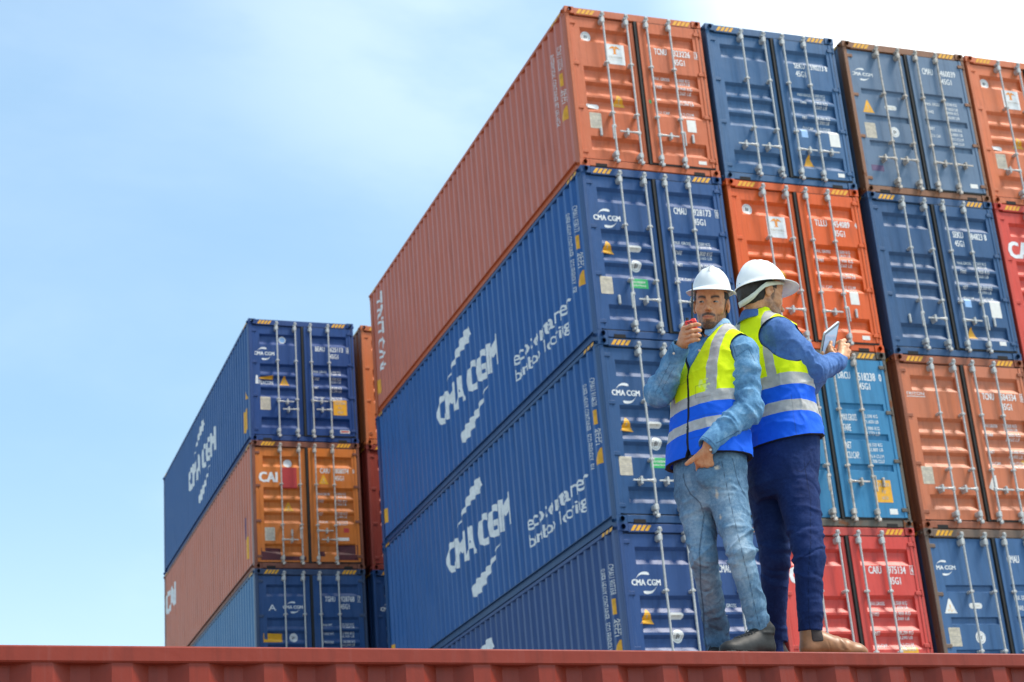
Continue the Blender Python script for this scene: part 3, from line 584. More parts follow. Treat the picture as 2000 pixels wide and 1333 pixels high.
# ================================================================== the two men
# distance-field modelling: shapes are blended as signed distances and turned into one smooth surface
H_RZ = math.atan2(-.36010, .93291)
PORG = Vector((.36010*7.30, .93291*7.30, 2.884))            # origin of the figures' own frame: x right, y away, z up from the roof
def V(*a): return np.array(a, np.float32)
def A3(p): return np.asarray(p, np.float32)
def cone(p, a, b, ra, rb):
    a = A3(a); b = A3(b); ba = b-a; l2 = max(float(ba@ba), 1e-9); q = p-a; t_ = np.clip((q@ba)/l2, 0, 1)
    return np.sqrt(((q-t_[:, None]*ba)**2).sum(1))-(ra+(rb-ra)*t_)
def sph(p, c, r): return np.sqrt(((p-A3(c))**2).sum(1))-r
def ell(p, c, r, M=None):
    q = p-A3(c)
    if M is not None: q = q@np.asarray(M, np.float32)
    r = A3(r); k0 = np.sqrt(((q/r)**2).sum(1)); k1 = np.sqrt(((q/(r*r))**2).sum(1))+1e-9
    return k0*(k0-1)/k1
def box3(p, c, h, r=.0, M=None):
    q = p-A3(c)
    if M is not None: q = q@np.asarray(M, np.float32)
    d = np.abs(q)-(A3(h)-r); return np.sqrt((np.maximum(d, 0)**2).sum(1))+np.minimum(d.max(1), 0)-r
def smin(a, b, k):
    h = np.clip(.5+.5*(b-a)/k, 0, 1); return b+(a-b)*h-k*h*(1-h)
def smax(a, b, k): return -smin(-a, -b, k)
def chain(p, pts, rs, k=.0):
    d = None
    for i in range(len(pts)-1):
        e = cone(p, pts[i], pts[i+1], rs[i], rs[i+1]); d = e if d is None else (np.minimum(d, e) if k == 0 else smin(d, e, k))
    return d
def loft(p, st, u, v, n=2.3):
    """stacked ellipses: st = [(centre, half width along u, half depth along v)] from low to high"""
    u = A3(u); v = A3(v); z = p[:, 2]; zs = np.array([s_[0][2] for s_ in st]); 
    def ip(vals): return np.interp(z, zs, vals)
    cx, cy = ip([s_[0][0] for s_ in st]), ip([s_[0][1] for s_ in st]); a, b = ip([s_[1] for s_ in st]), ip([s_[2] for s_ in st])
    qx, qy = p[:, 0]-cx, p[:, 1]-cy; U = np.abs(qx*u[0]+qy*u[1])/a; W_ = np.abs(qx*v[0]+qy*v[1])/b
    k0 = (U**n+W_**n)**(1/n); d = (k0-1)*np.minimum(a, b)*1.05
    dz = np.maximum(zs[0]-z, z-zs[-1]); return np.where(dz > 0, np.sqrt(np.maximum(d, 0)**2+dz**2), np.maximum(d, dz))
_rs = np.random.RandomState(7); _LAT = _rs.rand(64, 64, 64).astype(np.float32)*2-1
def vn(p, s=1., o=0.):
    q = p*s+o; i = np.floor(q).astype(np.int32); f = q-i; f = f*f*(3-2*f); i &= 63; j = (i+1) & 63
    L_ = _LAT; x0, y0, z0, x1, y1, z1 = i[:, 0], i[:, 1], i[:, 2], j[:, 0], j[:, 1], j[:, 2]; fx, fy, fz = f[:, 0], f[:, 1], f[:, 2]
    a = L_[x0, y0, z0]*(1-fx)+L_[x1, y0, z0]*fx; b = L_[x0, y1, z0]*(1-fx)+L_[x1, y1, z0]*fx
    c = L_[x0, y0, z1]*(1-fx)+L_[x1, y0, z1]*fx; d = L_[x0, y1, z1]*(1-fx)+L_[x1, y1, z1]*fx
    return (a*(1-fy)+b*fy)*(1-fz)+(c*(1-fy)+d*fy)*fz
def folds(p, a, b, specs, rr=.06):
    """creases across a limb a->b: specs (t, amplitude, width, tilt, direction angle, spread, gather angle)"""
    a = A3(a); b = A3(b); ax = (b-a); l_ = float(np.linalg.norm(ax)); ax = ax/l_
    e1 = np.cross(ax, V(0, 1, 0)); e1 /= np.linalg.norm(e1); e2 = np.cross(ax, e1)
    q = p-a; t_ = (q@ax); ph = np.arctan2(q@e2, q@e1); out = np.zeros(len(p), np.float32)
    near = np.exp(-np.maximum(np.sqrt((q@e1)**2+(q@e2)**2)-rr*1.3, 0)**2/(.02**2))*((t_ > -.12) & (t_ < l_+.12))
    wob = vn(p, 22., 3.)*.010
    for t0, amp, wd, tilt, fa, sp, ga in specs:
        c = np.cos(ph-fa); out += amp*np.exp(-((t_-t0*l_-tilt*c*rr+wob)/wd)**2)*(.5+.5*np.cos(ph-ga))**sp
    return out*near
def rfolds(seed, t0, t1, n, amp, wd, fa=None, sp=.7):
    r = random.Random(seed); out = []
    for k in range(n):
        t_ = t0+(t1-t0)*(k+.5+r.uniform(-.3, .3))/n
        out.append((t_, amp*r.uniform(.5, 1.15)*(1 if k % 2 == 0 else -.75), wd*r.uniform(.7, 1.3), r.uniform(-1.0, 1.0), r.uniform(0, 6.28), sp*r.uniform(1.2, 4), r.uniform(0, 6.28) if fa is None else fa+r.uniform(-.9, .9)))
    return out
def crease(p, s1, amp, st=(1, 1, 1), o=0.):
    q = p*A3(st); n_ = vn(q, s1, o)+.5*vn(q, s1*2.1, o+4); return amp*(np.clip(1-np.abs(n_)*2.2, 0, 1)**2-.25)
def polydist(p, pts):
    d = None
    for a, b in zip(pts[:-1], pts[1:]):
        e = cone(p, a, b, 0, 0); d = e if d is None else np.minimum(d, e)
    return d
def ridge(p, pts, amp, wd): return amp*np.exp(-(polydist(p, pts)/wd)**2)
def mesher(f, lo, hi, h, name):
    """surface nets on a sparse grid"""
    lo = A3(lo); hi = A3(hi); K = 4; n = np.ceil((hi-lo)/(h*K)).astype(int)+1; N_ = n*K+1
    ax = [lo[i]+np.arange(n[i]+1)*h*K for i in range(3)]; G = np.stack(np.meshgrid(*ax, indexing='ij'), -1).reshape(-1, 3).astype(np.float32)
    C = f(G).reshape(n+1); m_ = np.abs(C) < h*K*1.9+.012
    act = np.zeros(n, bool)
    for dx in (0, 1):
        for dy in (0, 1):
            for dz in (0, 1): act |= m_[dx:n[0]+dx, dy:n[1]+dy, dz:n[2]+dz]
    D = np.repeat(np.repeat(np.repeat(C, K, 0), K, 1), K, 2)[:N_[0], :N_[1], :N_[2]].copy()
    M_ = np.zeros(N_, bool)
    for (i, j, k) in np.argwhere(act): M_[i*K:i*K+K+1, j*K:j*K+K+1, k*K:k*K+K+1] = True
    idx = np.argwhere(M_); P_ = (lo+idx*h).astype(np.float32)
    D[M_] = np.concatenate([f(P_[s_:s_+200000]) for s_ in range(0, len(P_), 200000)])
    S_ = D < 0; sh = np.array(D.shape)-1
    cnt = np.zeros(sh, np.int8); 
    for dx in (0, 1):
        for dy in (0, 1):
            for dz in (0, 1): cnt += S_[dx:dx+sh[0], dy:dy+sh[1], dz:dz+sh[2]]
    cells = np.argwhere((cnt > 0) & (cnt < 8)); cid = -np.ones(sh, np.int64); cid[tuple(cells.T)] = np.arange(len(cells))
    acc = np.zeros((len(cells), 3)); num = np.zeros(len(cells))
    corners = [(x, y, z) for x in (0, 1) for y in (0, 1) for z in (0, 1)]
    for a in corners:
        for b in corners:
            if sum(abs(a[i]-b[i]) for i in range(3)) == 1 and a < b:
                da = D[tuple((cells+a).T)]; db = D[tuple((cells+b).T)]; c = (da < 0) != (db < 0); t_ = np.where(c, da/(da-db+1e-12), 0)
                acc += c[:, None]*(np.array(a)+t_[:, None]*(np.array(b)-np.array(a))); num += c
    vs = lo+(cells+acc/num[:, None])*h; faces = []
    for axn in range(3):
        o1, o2 = [(1, 2), (2, 0), (0, 1)][axn]; sl_a = [slice(0, D.shape[i]) for i in range(3)]
        A_ = np.take(S_, range(0, D.shape[axn]-1), axn); B_ = np.take(S_, range(1, D.shape[axn]), axn); E_ = np.argwhere(A_ != B_)
        E_ = E_[(E_[:, o1] > 0) & (E_[:, o2] > 0) & (E_[:, o1] < sh[o1]) & (E_[:, o2] < sh[o2])]
        inside = A_[tuple(E_.T)]
        def cc(d1, d2):
            q = E_.copy(); q[:, o1] -= d1; q[:, o2] -= d2; return cid[tuple(q.T)]
        q4 = np.stack([cc(0, 0), cc(1, 0), cc(1, 1), cc(0, 1)], 1); q4 = q4[(q4 >= 0).all(1)] if (q4 < 0).any() else q4
        if len(q4) == len(inside): q4 = np.where(inside[:, None], q4, q4[:, ::-1])
        faces.append(q4)
    F = np.concatenate(faces)
    return vs.astype(np.float32), F
def to_mesh(name, parts, attrs=None, org=None):
    """parts: list of (verts, faces, material index); attrs: name -> function(points) evaluated per part"""
    vs, fs, mi, off = [], [], [], 0
    for v, f, m_ in parts: vs.append(v); fs.append(np.asarray(f)+off); mi.append(np.full(len(f), m_)); off += len(v)
    v = np.concatenate(vs); fl = np.concatenate(fs); mi = np.concatenate(mi)
    me = bpy.data.meshes.new(name); me.vertices.add(len(v)); me.loops.add(fl.size); me.polygons.add(len(fl))
    o_ = v-(A3(org) if org is not None else 0)
    me.vertices.foreach_set('co', o_.astype(np.float32).ravel()); me.loops.foreach_set('vertex_index', fl.astype(np.int32).ravel())
    me.polygons.foreach_set('loop_start', np.arange(0, fl.size, 4, dtype=np.int32)); me.polygons.foreach_set('loop_total', np.full(len(fl), 4, np.int32)) if False else None
    me.polygons.foreach_set('material_index', mi.astype(np.int32)); me.polygons.foreach_set('use_smooth', np.ones(len(fl), bool)); me.update(calc_edges=True)
    for k, fn in (attrs or {}).items():
        a = me.attributes.new(k, 'FLOAT', 'POINT'); a.data.foreach_set('value', np.asarray(fn(v), np.float32))
    return me
def smooth_verts(v, F, it=1, lam=.5):
    n = len(v); e = np.concatenate([F[:, [0, 1]], F[:, [1, 2]], F[:, [2, 3]], F[:, [3, 0]]]); e = np.concatenate([e, e[:, ::-1]])
    deg = np.bincount(e[:, 0], minlength=n)[:, None]+1e-9
    for _ in range(it):
        s_ = np.stack([np.bincount(e[:, 0], weights=v[e[:, 1], i], minlength=n) for i in range(3)], 1); v = v+lam*(s_/deg-v)
    return v.astype(np.float32)
def build(name, f, lo, hi, h, parent, mats, attrs=None, org=(0, 0, 0), sm=1):
    v, F = mesher(f, lo, hi, h, name); v = smooth_verts(v, F, sm)
    me = to_mesh(name, [(v, F, 0)], attrs, org); return link(name, me, parent, mats)
def frame_from(fwd, up=(0, 0, 1)):
    f_ = np.array(fwd, float); f_ /= np.linalg.norm(f_); r_ = np.cross(f_, up); r_ /= np.linalg.norm(r_); u_ = np.cross(r_, f_); return np.stack([r_, f_, u_], 1)   # columns x,y,z

# ---- head, in its own frame (x = viewer's left-to-right when y points at you is mirrored; y = out of the face; z = up)
def head_sdf(q, beardy=True):
    s_ = np.abs(q[:, :1]); m_ = np.concatenate([s_, q[:, 1:]], 1).astype(np.float32)
    d = ell(q, (0, -.014, .030), (.0745, .094, .088))
    d = smin(d, ell(q, (0, .020, -.040), (.0565, .066, .074)), .03)
    d = smin(d, cone(m_, (.0475, -.004, -.050), (.013, .064, -.097), .015, .0155), .02)
    d = smin(d, ell(q, (0, .066, -.096), (.021, .017, .017)), .02)
    d = smin(d, sph(m_, (.044, .050, -.024), .021), .02)
    d = smin(d, cone(m_, (.008, .078, .016), (.040, .062, .017), .010, .009), .012)
    d = smin(d, ell(q, (0, .060, .050), (.05, .026, .035)), .03)
    d = smax(d, -ell(m_, (.031, .095, -.001), (.0175, .020, .0115)), .010)
    d = smin(d, cone(q, (0, .080, .006), (0, .101, -.030), .0065, .0085), .010)
    d = smin(d, sph(q, (0, .1045, -.034), .0098), .006)
    d = smin(d, sph(m_, (.0125, .093, -.0375), .0078), .006)
    d = smax(d, -sph(m_, (.0065, .1005, -.0445), .0034), .003)
    d = smin(d, ell(q, (0, .074, -.068), (.030, .018, .019)), .014)
    lid = np.maximum(sph(m_, (.031, .0685, -.002), .0150), -(np.sqrt(((m_[:, 0]-.031)/.0135)**2+((q[:, 2]+.0032-.0012*np.cos((m_[:, 0]-.031)*120))/.0034)**2)-1)*.004)
    d = smin(d, lid, .0025)
    d = smin(d, cone(m_, (0, .0925, -.0645), (.021, .0815, -.0665), .0042, .0022), .003)
    d = smin(d, cone(m_, (0, .0905, -.0755), (.019, .0815, -.0682), .0056, .0026), .003)
    d = smax(d, -cone(m_, (0, .0972, -.0697), (.024, .0835, -.0668), .0018, .0014), .0015)
    e = ell(m_, (.0765, -.012, -.002), (.0085, .0185, .030), np.array([[1, 0, 0], [0, .98, .2], [0, -.2, .98]]))
    e = smax(e, -ell(m_, (.088, -.006, .002), (.0085, .010, .018)), .004); e = smin(e, ell(m_, (.082, .004, -.006), (.004, .004, .008)), .004)
    d = smin(d, e, .006)
    return d
def beard_mask(q):
    """1 where stubble grows on the face"""
    x, y, z = np.abs(q[:, 0]), q[:, 1], q[:, 2]; n_ = vn(q, 160.)*.35+vn(q, 420.)*.3
    line = -.030-.020*np.clip((y-.02)/.06, 0, 1)-.010*np.clip(1-x/.03, 0, 1)
    low = np.clip((line-z)/.012, 0, 1)*np.clip((y+.030)/.02, 0, 1)
    cheek = np.clip((x-.026)/.012, 0, 1)
    chin = np.exp(-((x/.024)**2+((z+.094)/.017)**2))*1.15
    mous = np.exp(-((z+.0560+.30*np.maximum(x-.012, 0))/.0062)**2)*np.clip((.035-x)/.008, 0, 1)*np.clip((y-.06)/.01, 0, 1)*1.7
    side = np.exp(-((x-.031)/.006)**2)*((z < -.054) & (z > -.09))*np.clip((y-.05)/.01, 0, 1)*.62
    soul = np.exp(-((x/.009)**2+((z+.086)/.006)**2))*.9
    lips = ((x/.0235)**2+((z+.070)/.0088)**2 < 1)*np.clip((y-.06)/.01, 0, 1)
    sb = np.exp(-((y-.014)/.010)**2)*np.clip((z+.05)/.03, 0, 1)*np.clip((.05-z)/.01, 0, 1)*(x > .045)*1.5
    jaw = low*(.62+.45*np.clip((-z-.075)/.02, 0, 1))*np.clip((z+.135)/.02, 0, 1)
    b = np.maximum.reduce([jaw*np.maximum(cheek, np.clip((-.080-z)/.01, 0, 1)), chin, mous, side, soul, sb]); return np.clip(b*(1-lips)*(1+n_), 0, 1)*np.clip((.0745-x)/.003, 0, 1)*(1-.8*(np.sqrt(((y+.012)/.020)**2+((z+.002)/.032)**2) < 1)*(x > .062))
def lip_mask(q):
    x, y, z = np.abs(q[:, 0]), q[:, 1], q[:, 2]; return (np.clip(1.4-((x/.0225)**2+((z+.070)/.0088)**2), 0, 1)+1.2*np.exp(-((z+.0693-.08*x)/.0018)**2)*(x < .024))*(y > .06)
def brow_mask(q):
    x, y, z = np.abs(q[:, 0]), q[:, 1], q[:, 2]; zc = .0135+.0065*np.sin((x-.012)/.036*2.2)
    return np.exp(-((z-zc)/(.0062-.06*np.maximum(x-.03, 0)))**2)*np.clip((x-.009)/.004, 0, 1)*np.clip((.053-x)/.008, 0, 1)*(y > .03)
def hair_sdf(q, front=.02, neck=-.055):
    d = ell(q, (0, -.016, .030), (.0785, .099, .094))
    d = smin(d, ell(q, (0, -.050, -.010), (.064, .055, .060)), .03)+vn(q, 55.)*.0022+vn(q*V(1, 1, .35), 190.)*.0016
    x, y, z = np.abs(q[:, 0]), q[:, 1], q[:, 2]
    cut = np.maximum(y-.052+.9*np.clip(x-.045, 0, .03), z-.052); cut = np.maximum(cut, -(z-neck-.55*np.clip(y+.055, 0, .06)))            # nape line rises toward the ear
    cut = np.maximum(cut, np.where(z < .018, y+.024, -1)); sb = box3(np.stack([x, y, z], 1).astype(np.float32), (.0600, .020, .004), (.0085, .0070, .022), .004)
    return smax(d, cut.astype(np.float32), .006)
def to_world(M_, c): return lambda q: q@np.asarray(M_, np.float32).T+A3(c)
def helmet_mesh(M_, c):
    """moulded hard hat with three ridges, rain gutter and peak; M_, c place it on the head"""
    nu, out, faces = 72, [], []
    def ring(fr, fz, off=0., brim=0.):
        r_ = []
        for i in range(nu):
            a = 2*math.pi*i/nu; fx, fy = math.sin(a), math.cos(a); fr_front = max(0, fy)
            rx, ry = .098*fr+off, .121*fr+off
            b = brim*(.010+.012*abs(fx)**2*(fy > -.3)+.046*fr_front**1.6); drop = -b*.42+.010*(-fy if fy < 0 else 0)*(-.6)*(1 if brim else 1)
            x, y = (rx+b)*fx, (ry+b)*fy-.006
            z = fz+(drop if brim else 0)-.004*(1-abs(fy))*(fr > .9)
            if .05 < fr < .93:
                for xc, w_, h_ in ((0, .011, .006), (.040, .006, .0035), (-.040, .006, .0035)):
                    z += h_*math.exp(-((x-xc)/w_)**4)*min(1, (.95-fr)*5)
            r_.append((x, y, z))
        return r_
    prof = [(.002, .150), (.10, .1495), (.22, .147), (.36, .141), (.50, .132), (.63, .120), (.75, .105), (.85, .088), (.92, .072), (.965, .056), (.99, .043), (1.0, .034)]
    rings = [ring(a, b) for a, b in prof]+[ring(1.015, .030, .001), ring(1.02, .028, .002, .5), ring(1.02, .0265, .002, 1.0), ring(1.02, .0235, .0015, 1.0), ring(1.01, .024, 0, .5), ring(.97, .028), ring(.95, .045), ring(.90, .066), ring(.80, .090), ring(.60, .115), ring(.3, .135), ring(.01, .14)]
    for r_ in rings: out += r_
    for k in range(len(rings)-1):
        for i in range(nu): faces.append((k*nu+i, (k+1)*nu+i, (k+1)*nu+(i+1) % nu, k*nu+(i+1) % nu))
    v = np.array(out, np.float32)@np.asarray(M_, np.float32).T+A3(c); return v, np.array(faces)
def palm_and_fingers(q, wrist, mcps, fingers, thumb, r=.0096, palm_r=.0135):
    """five separate fingers rooted in one palm"""
    d = None
    for m_ in mcps:
        e = cone(q, wrist, m_, .019, palm_r); d = e if d is None else smin(d, e, .008)
    for a, b in zip(mcps[:-1], mcps[1:]): d = smin(d, cone(q, a, b, palm_r*.93, palm_r*.93), .006)
    fd = None
    for m_, f_ in zip(mcps, fingers):
        pts = [m_]+list(f_); rs = [palm_r*.86, r*1.10, r*1.0, r*.82]
        e = chain(q, pts, rs[:len(pts)], .0015); e = smin(e, sph(q, f_[0], r*1.16), .004); fd = e if fd is None else np.minimum(fd, e)
    d = smin(d, fd, .004); e = chain(q, thumb, [.0165, .0125, .0108, .0088][:len(thumb)], .004); d = smin(d, e, .007)
    return d
def shoe_sdf(q, boot=True, L_=.30):
    """q in shoe frame: x forward from the heel, y sideways, z up from the sole's underside"""
    d = chain(q, [(.045, 0, .050), (.12, 0, .052), (.19, .004, .038), (L_-.048, .006, .026)], [.040, .042, .044, .040], .03)
    d = smin(d, cone(q, (.045, 0, .05), (.055, 0, .135 if boot else .13), .042, .049 if boot else .041), .02)
    d = smin(d, cone(q, (.06, 0, .11), (.16, 0, .05), .036, .036), .03)
    d = smax(d, -(q[:, 2]-.012), .008); d = smax(d, q[:, 2]-(.165 if boot else .15), .006)
    if boot:
        d = smin(d, cone(q, (.030, -.030, .125), (.030, .030, .125), .020, .020), .012); d -= .003*np.exp(-((q[:, 2]-.104)/.006)**2)*(q[:, 0] < .09)
        d = smin(d, ell(q, (L_-.055, .004, .032), (.058, .046, .034)), .012)
        d -= .0016*np.exp(-((q[:, 2]-.02)/.004)**2)
    else:
        d = smin(d, ell(q, (L_-.060, .004, .026), (.060, .040, .026)), .012); d += .0018*np.exp(-((q[:, 0]-.115+.2*(q[:, 2]-.06))/.003)**2)*(q[:, 2] < .075)
        d -= .002*np.sin(q[:, 0]*160+q[:, 2]*60)*np.exp(-((q[:, 0]-.19)/.03)**2)*(q[:, 2] > .03)
    return d
def sole_sdf(q, L_=.30, th=.022, heel=True):
    ol = chain(q*V(1, 1, 0), [(.045, 0, 0), (.12, 0, 0), (.20, .004, 0), (L_-.045, .005, 0)], [.040, .034, .045, .044], .02)
    d = smax(ol, np.abs(q[:, 2]-th/2)-th/2, .004)
    if heel: d = smax(d, -box3(q, (.115, 0, 0), (.022, .1, .009), .004), .003)
    return d+.001*np.sin(q[:, 0]*420)*(np.abs(ol) < .006)
def tube(name, pts, r, parent, mat, n=6, r2=None):
    mb = MB(); 
    for i, (a, b) in enumerate(zip(pts[:-1], pts[1:])):
        f0 = i/(len(pts)-1); f1 = (i+1)/(len(pts)-1); ra = r if r2 is None else r+(r2-r)*f0; rb = r if r2 is None else r+(r2-r)*f1; mb.cyl(a, b, ra, n, r2=rb)
    return link(name, mb.mesh(name), parent, [mat])

# ---- materials of skin, cloth, leather
def skin_mat(name, base, beard=(.028, .018, .013)):
    m, t, p = newmat(name); tc = N(t, 'ShaderNodeTexCoord'); n1 = noise(t, 60, 4, .6, tc.outputs['Object']); n2 = noise(t, 600, 3, .6, tc.outputs['Object'])
    c = mixn(t, ramp(t, n1, .35, .7), base, (base[0]*.82, base[1]*.70, base[2]*.62))
    c = mixn(t, math_(t, 'MULTIPLY', attr(t, 'lip'), .75), c, (base[0]*.72, base[1]*.42, base[2]*.40))
    b = math_(t, 'MULTIPLY', attr(t, 'beard'), ramp(t, n2, .30, .62, .68, 1.0)); c = mixn(t, b, c, beard)
    c = mixn(t, attr(t, 'brow'), c, (.012, .009, .008)); t.links.new(c, p.inputs['Base Color'])
    p.inputs['Roughness'].default_value = .48; p.inputs['Subsurface Weight'].default_value = .12; p.inputs['Subsurface Radius'].default_value = (.012, .005, .003); p.inputs['Subsurface Scale'].default_value = .5
    bump(t, p, math_(t, 'MULTIPLY_ADD', n2, .3, n1), .12, .002); return m
def denim(name, dark, mid, light, weave=900., fade='fade', rough=.85):
    m, t, p = newmat(name); tc = N(t, 'ShaderNodeTexCoord'); o = tc.outputs['Object']; n1 = noise(t, 9, 5, .6, o); n2 = noise(t, 70, 5, .7, o); n3 = noise(t, weave, 2, .5, o)
    f = math_(t, 'ADD', attr(t, fade), math_(t, 'MULTIPLY_ADD', n1, .9, -.45)); f = math_(t, 'ADD', f, math_(t, 'MULTIPLY_ADD', n2, .8, -.40)); f = math_(t, 'ADD', f, math_(t, 'MULTIPLY_ADD', n3, .5, -.25))
    c = mixn(t, ramp(t, f, .0, .5), dark, mid); c = mixn(t, ramp(t, f, .5, 1.1), c, light)
    c = mixn(t, attr(t, 'rip'), c, (.62, .55, .45)); c = mixn(t, math_(t, 'MULTIPLY', attr(t, 'seam'), .75), c, tuple(x*.35 for x in dark))
    t.links.new(c, p.inputs['Base Color']); p.inputs['Roughness'].default_value = rough; p.inputs['Specular IOR Level'].default_value = .15
    bump(t, p, math_(t, 'MULTIPLY_ADD', n3, .4, math_(t, 'MULTIPLY_ADD', n2, .8, math_(t, 'MULTIPLY', n1, 1.2))), .6, .005); return m
def vest_mat(name, zs, l0, hw, slope=0.):
    """zs: heights of the colour changes (yellow > z1 > silver > z2 > blue > z3 > silver > z4 > blue)"""
    m, t, p = newmat(name); tc = N(t, 'ShaderNodeTexCoord'); o = tc.outputs['Object']; h = attr(t, 'band'); lat = attr(t, 'lat'); e = attr(t, 'edge'); n1 = noise(t, 30, 5, .6, o); n2 = noise(t, 1200, 2, .5, o)
    gt = lambda a, b: math_(t, 'GREATER_THAN', a, b); lt = lambda a, b: math_(t, 'LESS_THAN', a, b)
    yel, blu, sil = (.80, .92, .004), (.004, .11, .72), (.40, .385, .37)
    sv = mixn(t, ramp(t, n1, .40, .66), sil, (.50, .485, .47))
    c = mixn(t, gt(h, zs[0]), blu, yel)
    band1 = math_(t, 'MULTIPLY', gt(h, zs[1]), lt(h, zs[0])); band2 = math_(t, 'MULTIPLY', gt(h, zs[3]), lt(h, zs[2]))
    sl_ = math_(t, 'MULTIPLY_ADD', math_(t, 'SUBTRACT', h, zs[0]), slope, l0); vs = math_(t, 'MULTIPLY', lt(math_(t, 'ABSOLUTE', math_(t, 'SUBTRACT', math_(t, 'ABSOLUTE', lat), sl_)), hw), gt(h, zs[0]))
    s = math_(t, 'MAXIMUM', math_(t, 'MAXIMUM', band1, band2), vs); c = mixn(t, s, c, sv)
    c = mixn(t, attr(t, 'painted_gloss'), c, (.80, .92, .25))  # plastic window's shine mixed into the base colour as a paler yellow
    c = mixn(t, math_(t, 'MULTIPLY', attr(t, 'seam'), .42), c, (.03, .05, .06))
    pk = math_(t, 'MAXIMUM', lt(e, .0042), attr(t, 'zip')); c = mixn(t, pk, c, (.012, .014, .022))
    t.links.new(c, p.inputs['Base Color']); t.links.new(ramp(t, s, 0, 1, .75, .42), p.inputs['Roughness']); p.inputs['Specular IOR Level'].default_value = .25
    bump(t, p, math_(t, 'MULTIPLY_ADD', n1, 1.2, math_(t, 'MULTIPLY', n2, .2)), .35, .006); return m
M_helmet = simple('white_hard_hat', (.82, .82, .80), .28, 0, .03, 5)
M_strap = simple('off_white_strap', (.70, .70, .55), .5)
M_hair = None
def hairmat():
    m, t, p = newmat('dark_hair'); tc = N(t, 'ShaderNodeTexCoord'); n_ = noise(t, 340, 3, .6, tc.outputs['Object']); t.links.new(mixn(t, n_, (.008, .006, .005), (.035, .026, .020)), p.inputs['Base Color']); p.inputs['Roughness'].default_value = .55; bump(t, p, n_, .8, .004); return m
M_hair = hairmat()
M_eye = None
def eyemat():
    m, t, p = newmat('eye'); d = attr(t, 'iris'); c = mixn(t, ramp(t, d, .0060, .0068), (.014, .008, .005), (.27, .23, .21)); t.links.new(c, p.inputs['Base Color']); p.inputs['Roughness'].default_value = .12; return m
M_eye = eyemat()
M_bleather = simple('black_boot_leather', (.010, .0095, .009), .6, 0, .35, 60, .25)
M_tan = simple('tan_boot_leather', (.36, .15, .055), .42, 0, .35, 25, .15)
M_elastic = simple('dark_elastic', (.035, .022, .02), .8, 0, .3, 200, .3)
M_sole = simple('rubber_sole', (.02, .018, .016), .7)
M_button = simple('pearl_button', (.75, .62, .5), .3)
M_radio = simple('red_radio_shell', (.72, .025, .015), .35)
M_blackp = simple('black_plastic', (.012, .012, .013), .4)
M_alu = simple('silver_tablet_shell', (.75, .76, .78), .25, .6, .03)
def screenmat():
    m, t, p = newmat('tablet_screen'); p.inputs['Base Color'].default_value = (.16, .24, .36, 1); p.inputs['Roughness'].default_value = .12; p.inputs['Emission Color'].default_value = (.30, .45, .65, 1); p.inputs['Emission Strength'].default_value = .30; return m
M_screen = screenmat()
M_bezel = simple('tablet_bezel', (.10, .14, .20), .15)
ONE = lambda v: np.ones(len(v)); ZERO = lambda v: np.zeros(len(v))
def front2d(pts, w_, y_ok=None):
    """mask of a line drawn on the cloth: distance across x,z to a polyline"""
    P2 = [np.array([a[0], 0, a[2]], np.float32) for a in pts]
    def f(v): q = v*V(1, 0, 1); return np.exp(-(polydist(q, P2)/w_)**2)
    return f

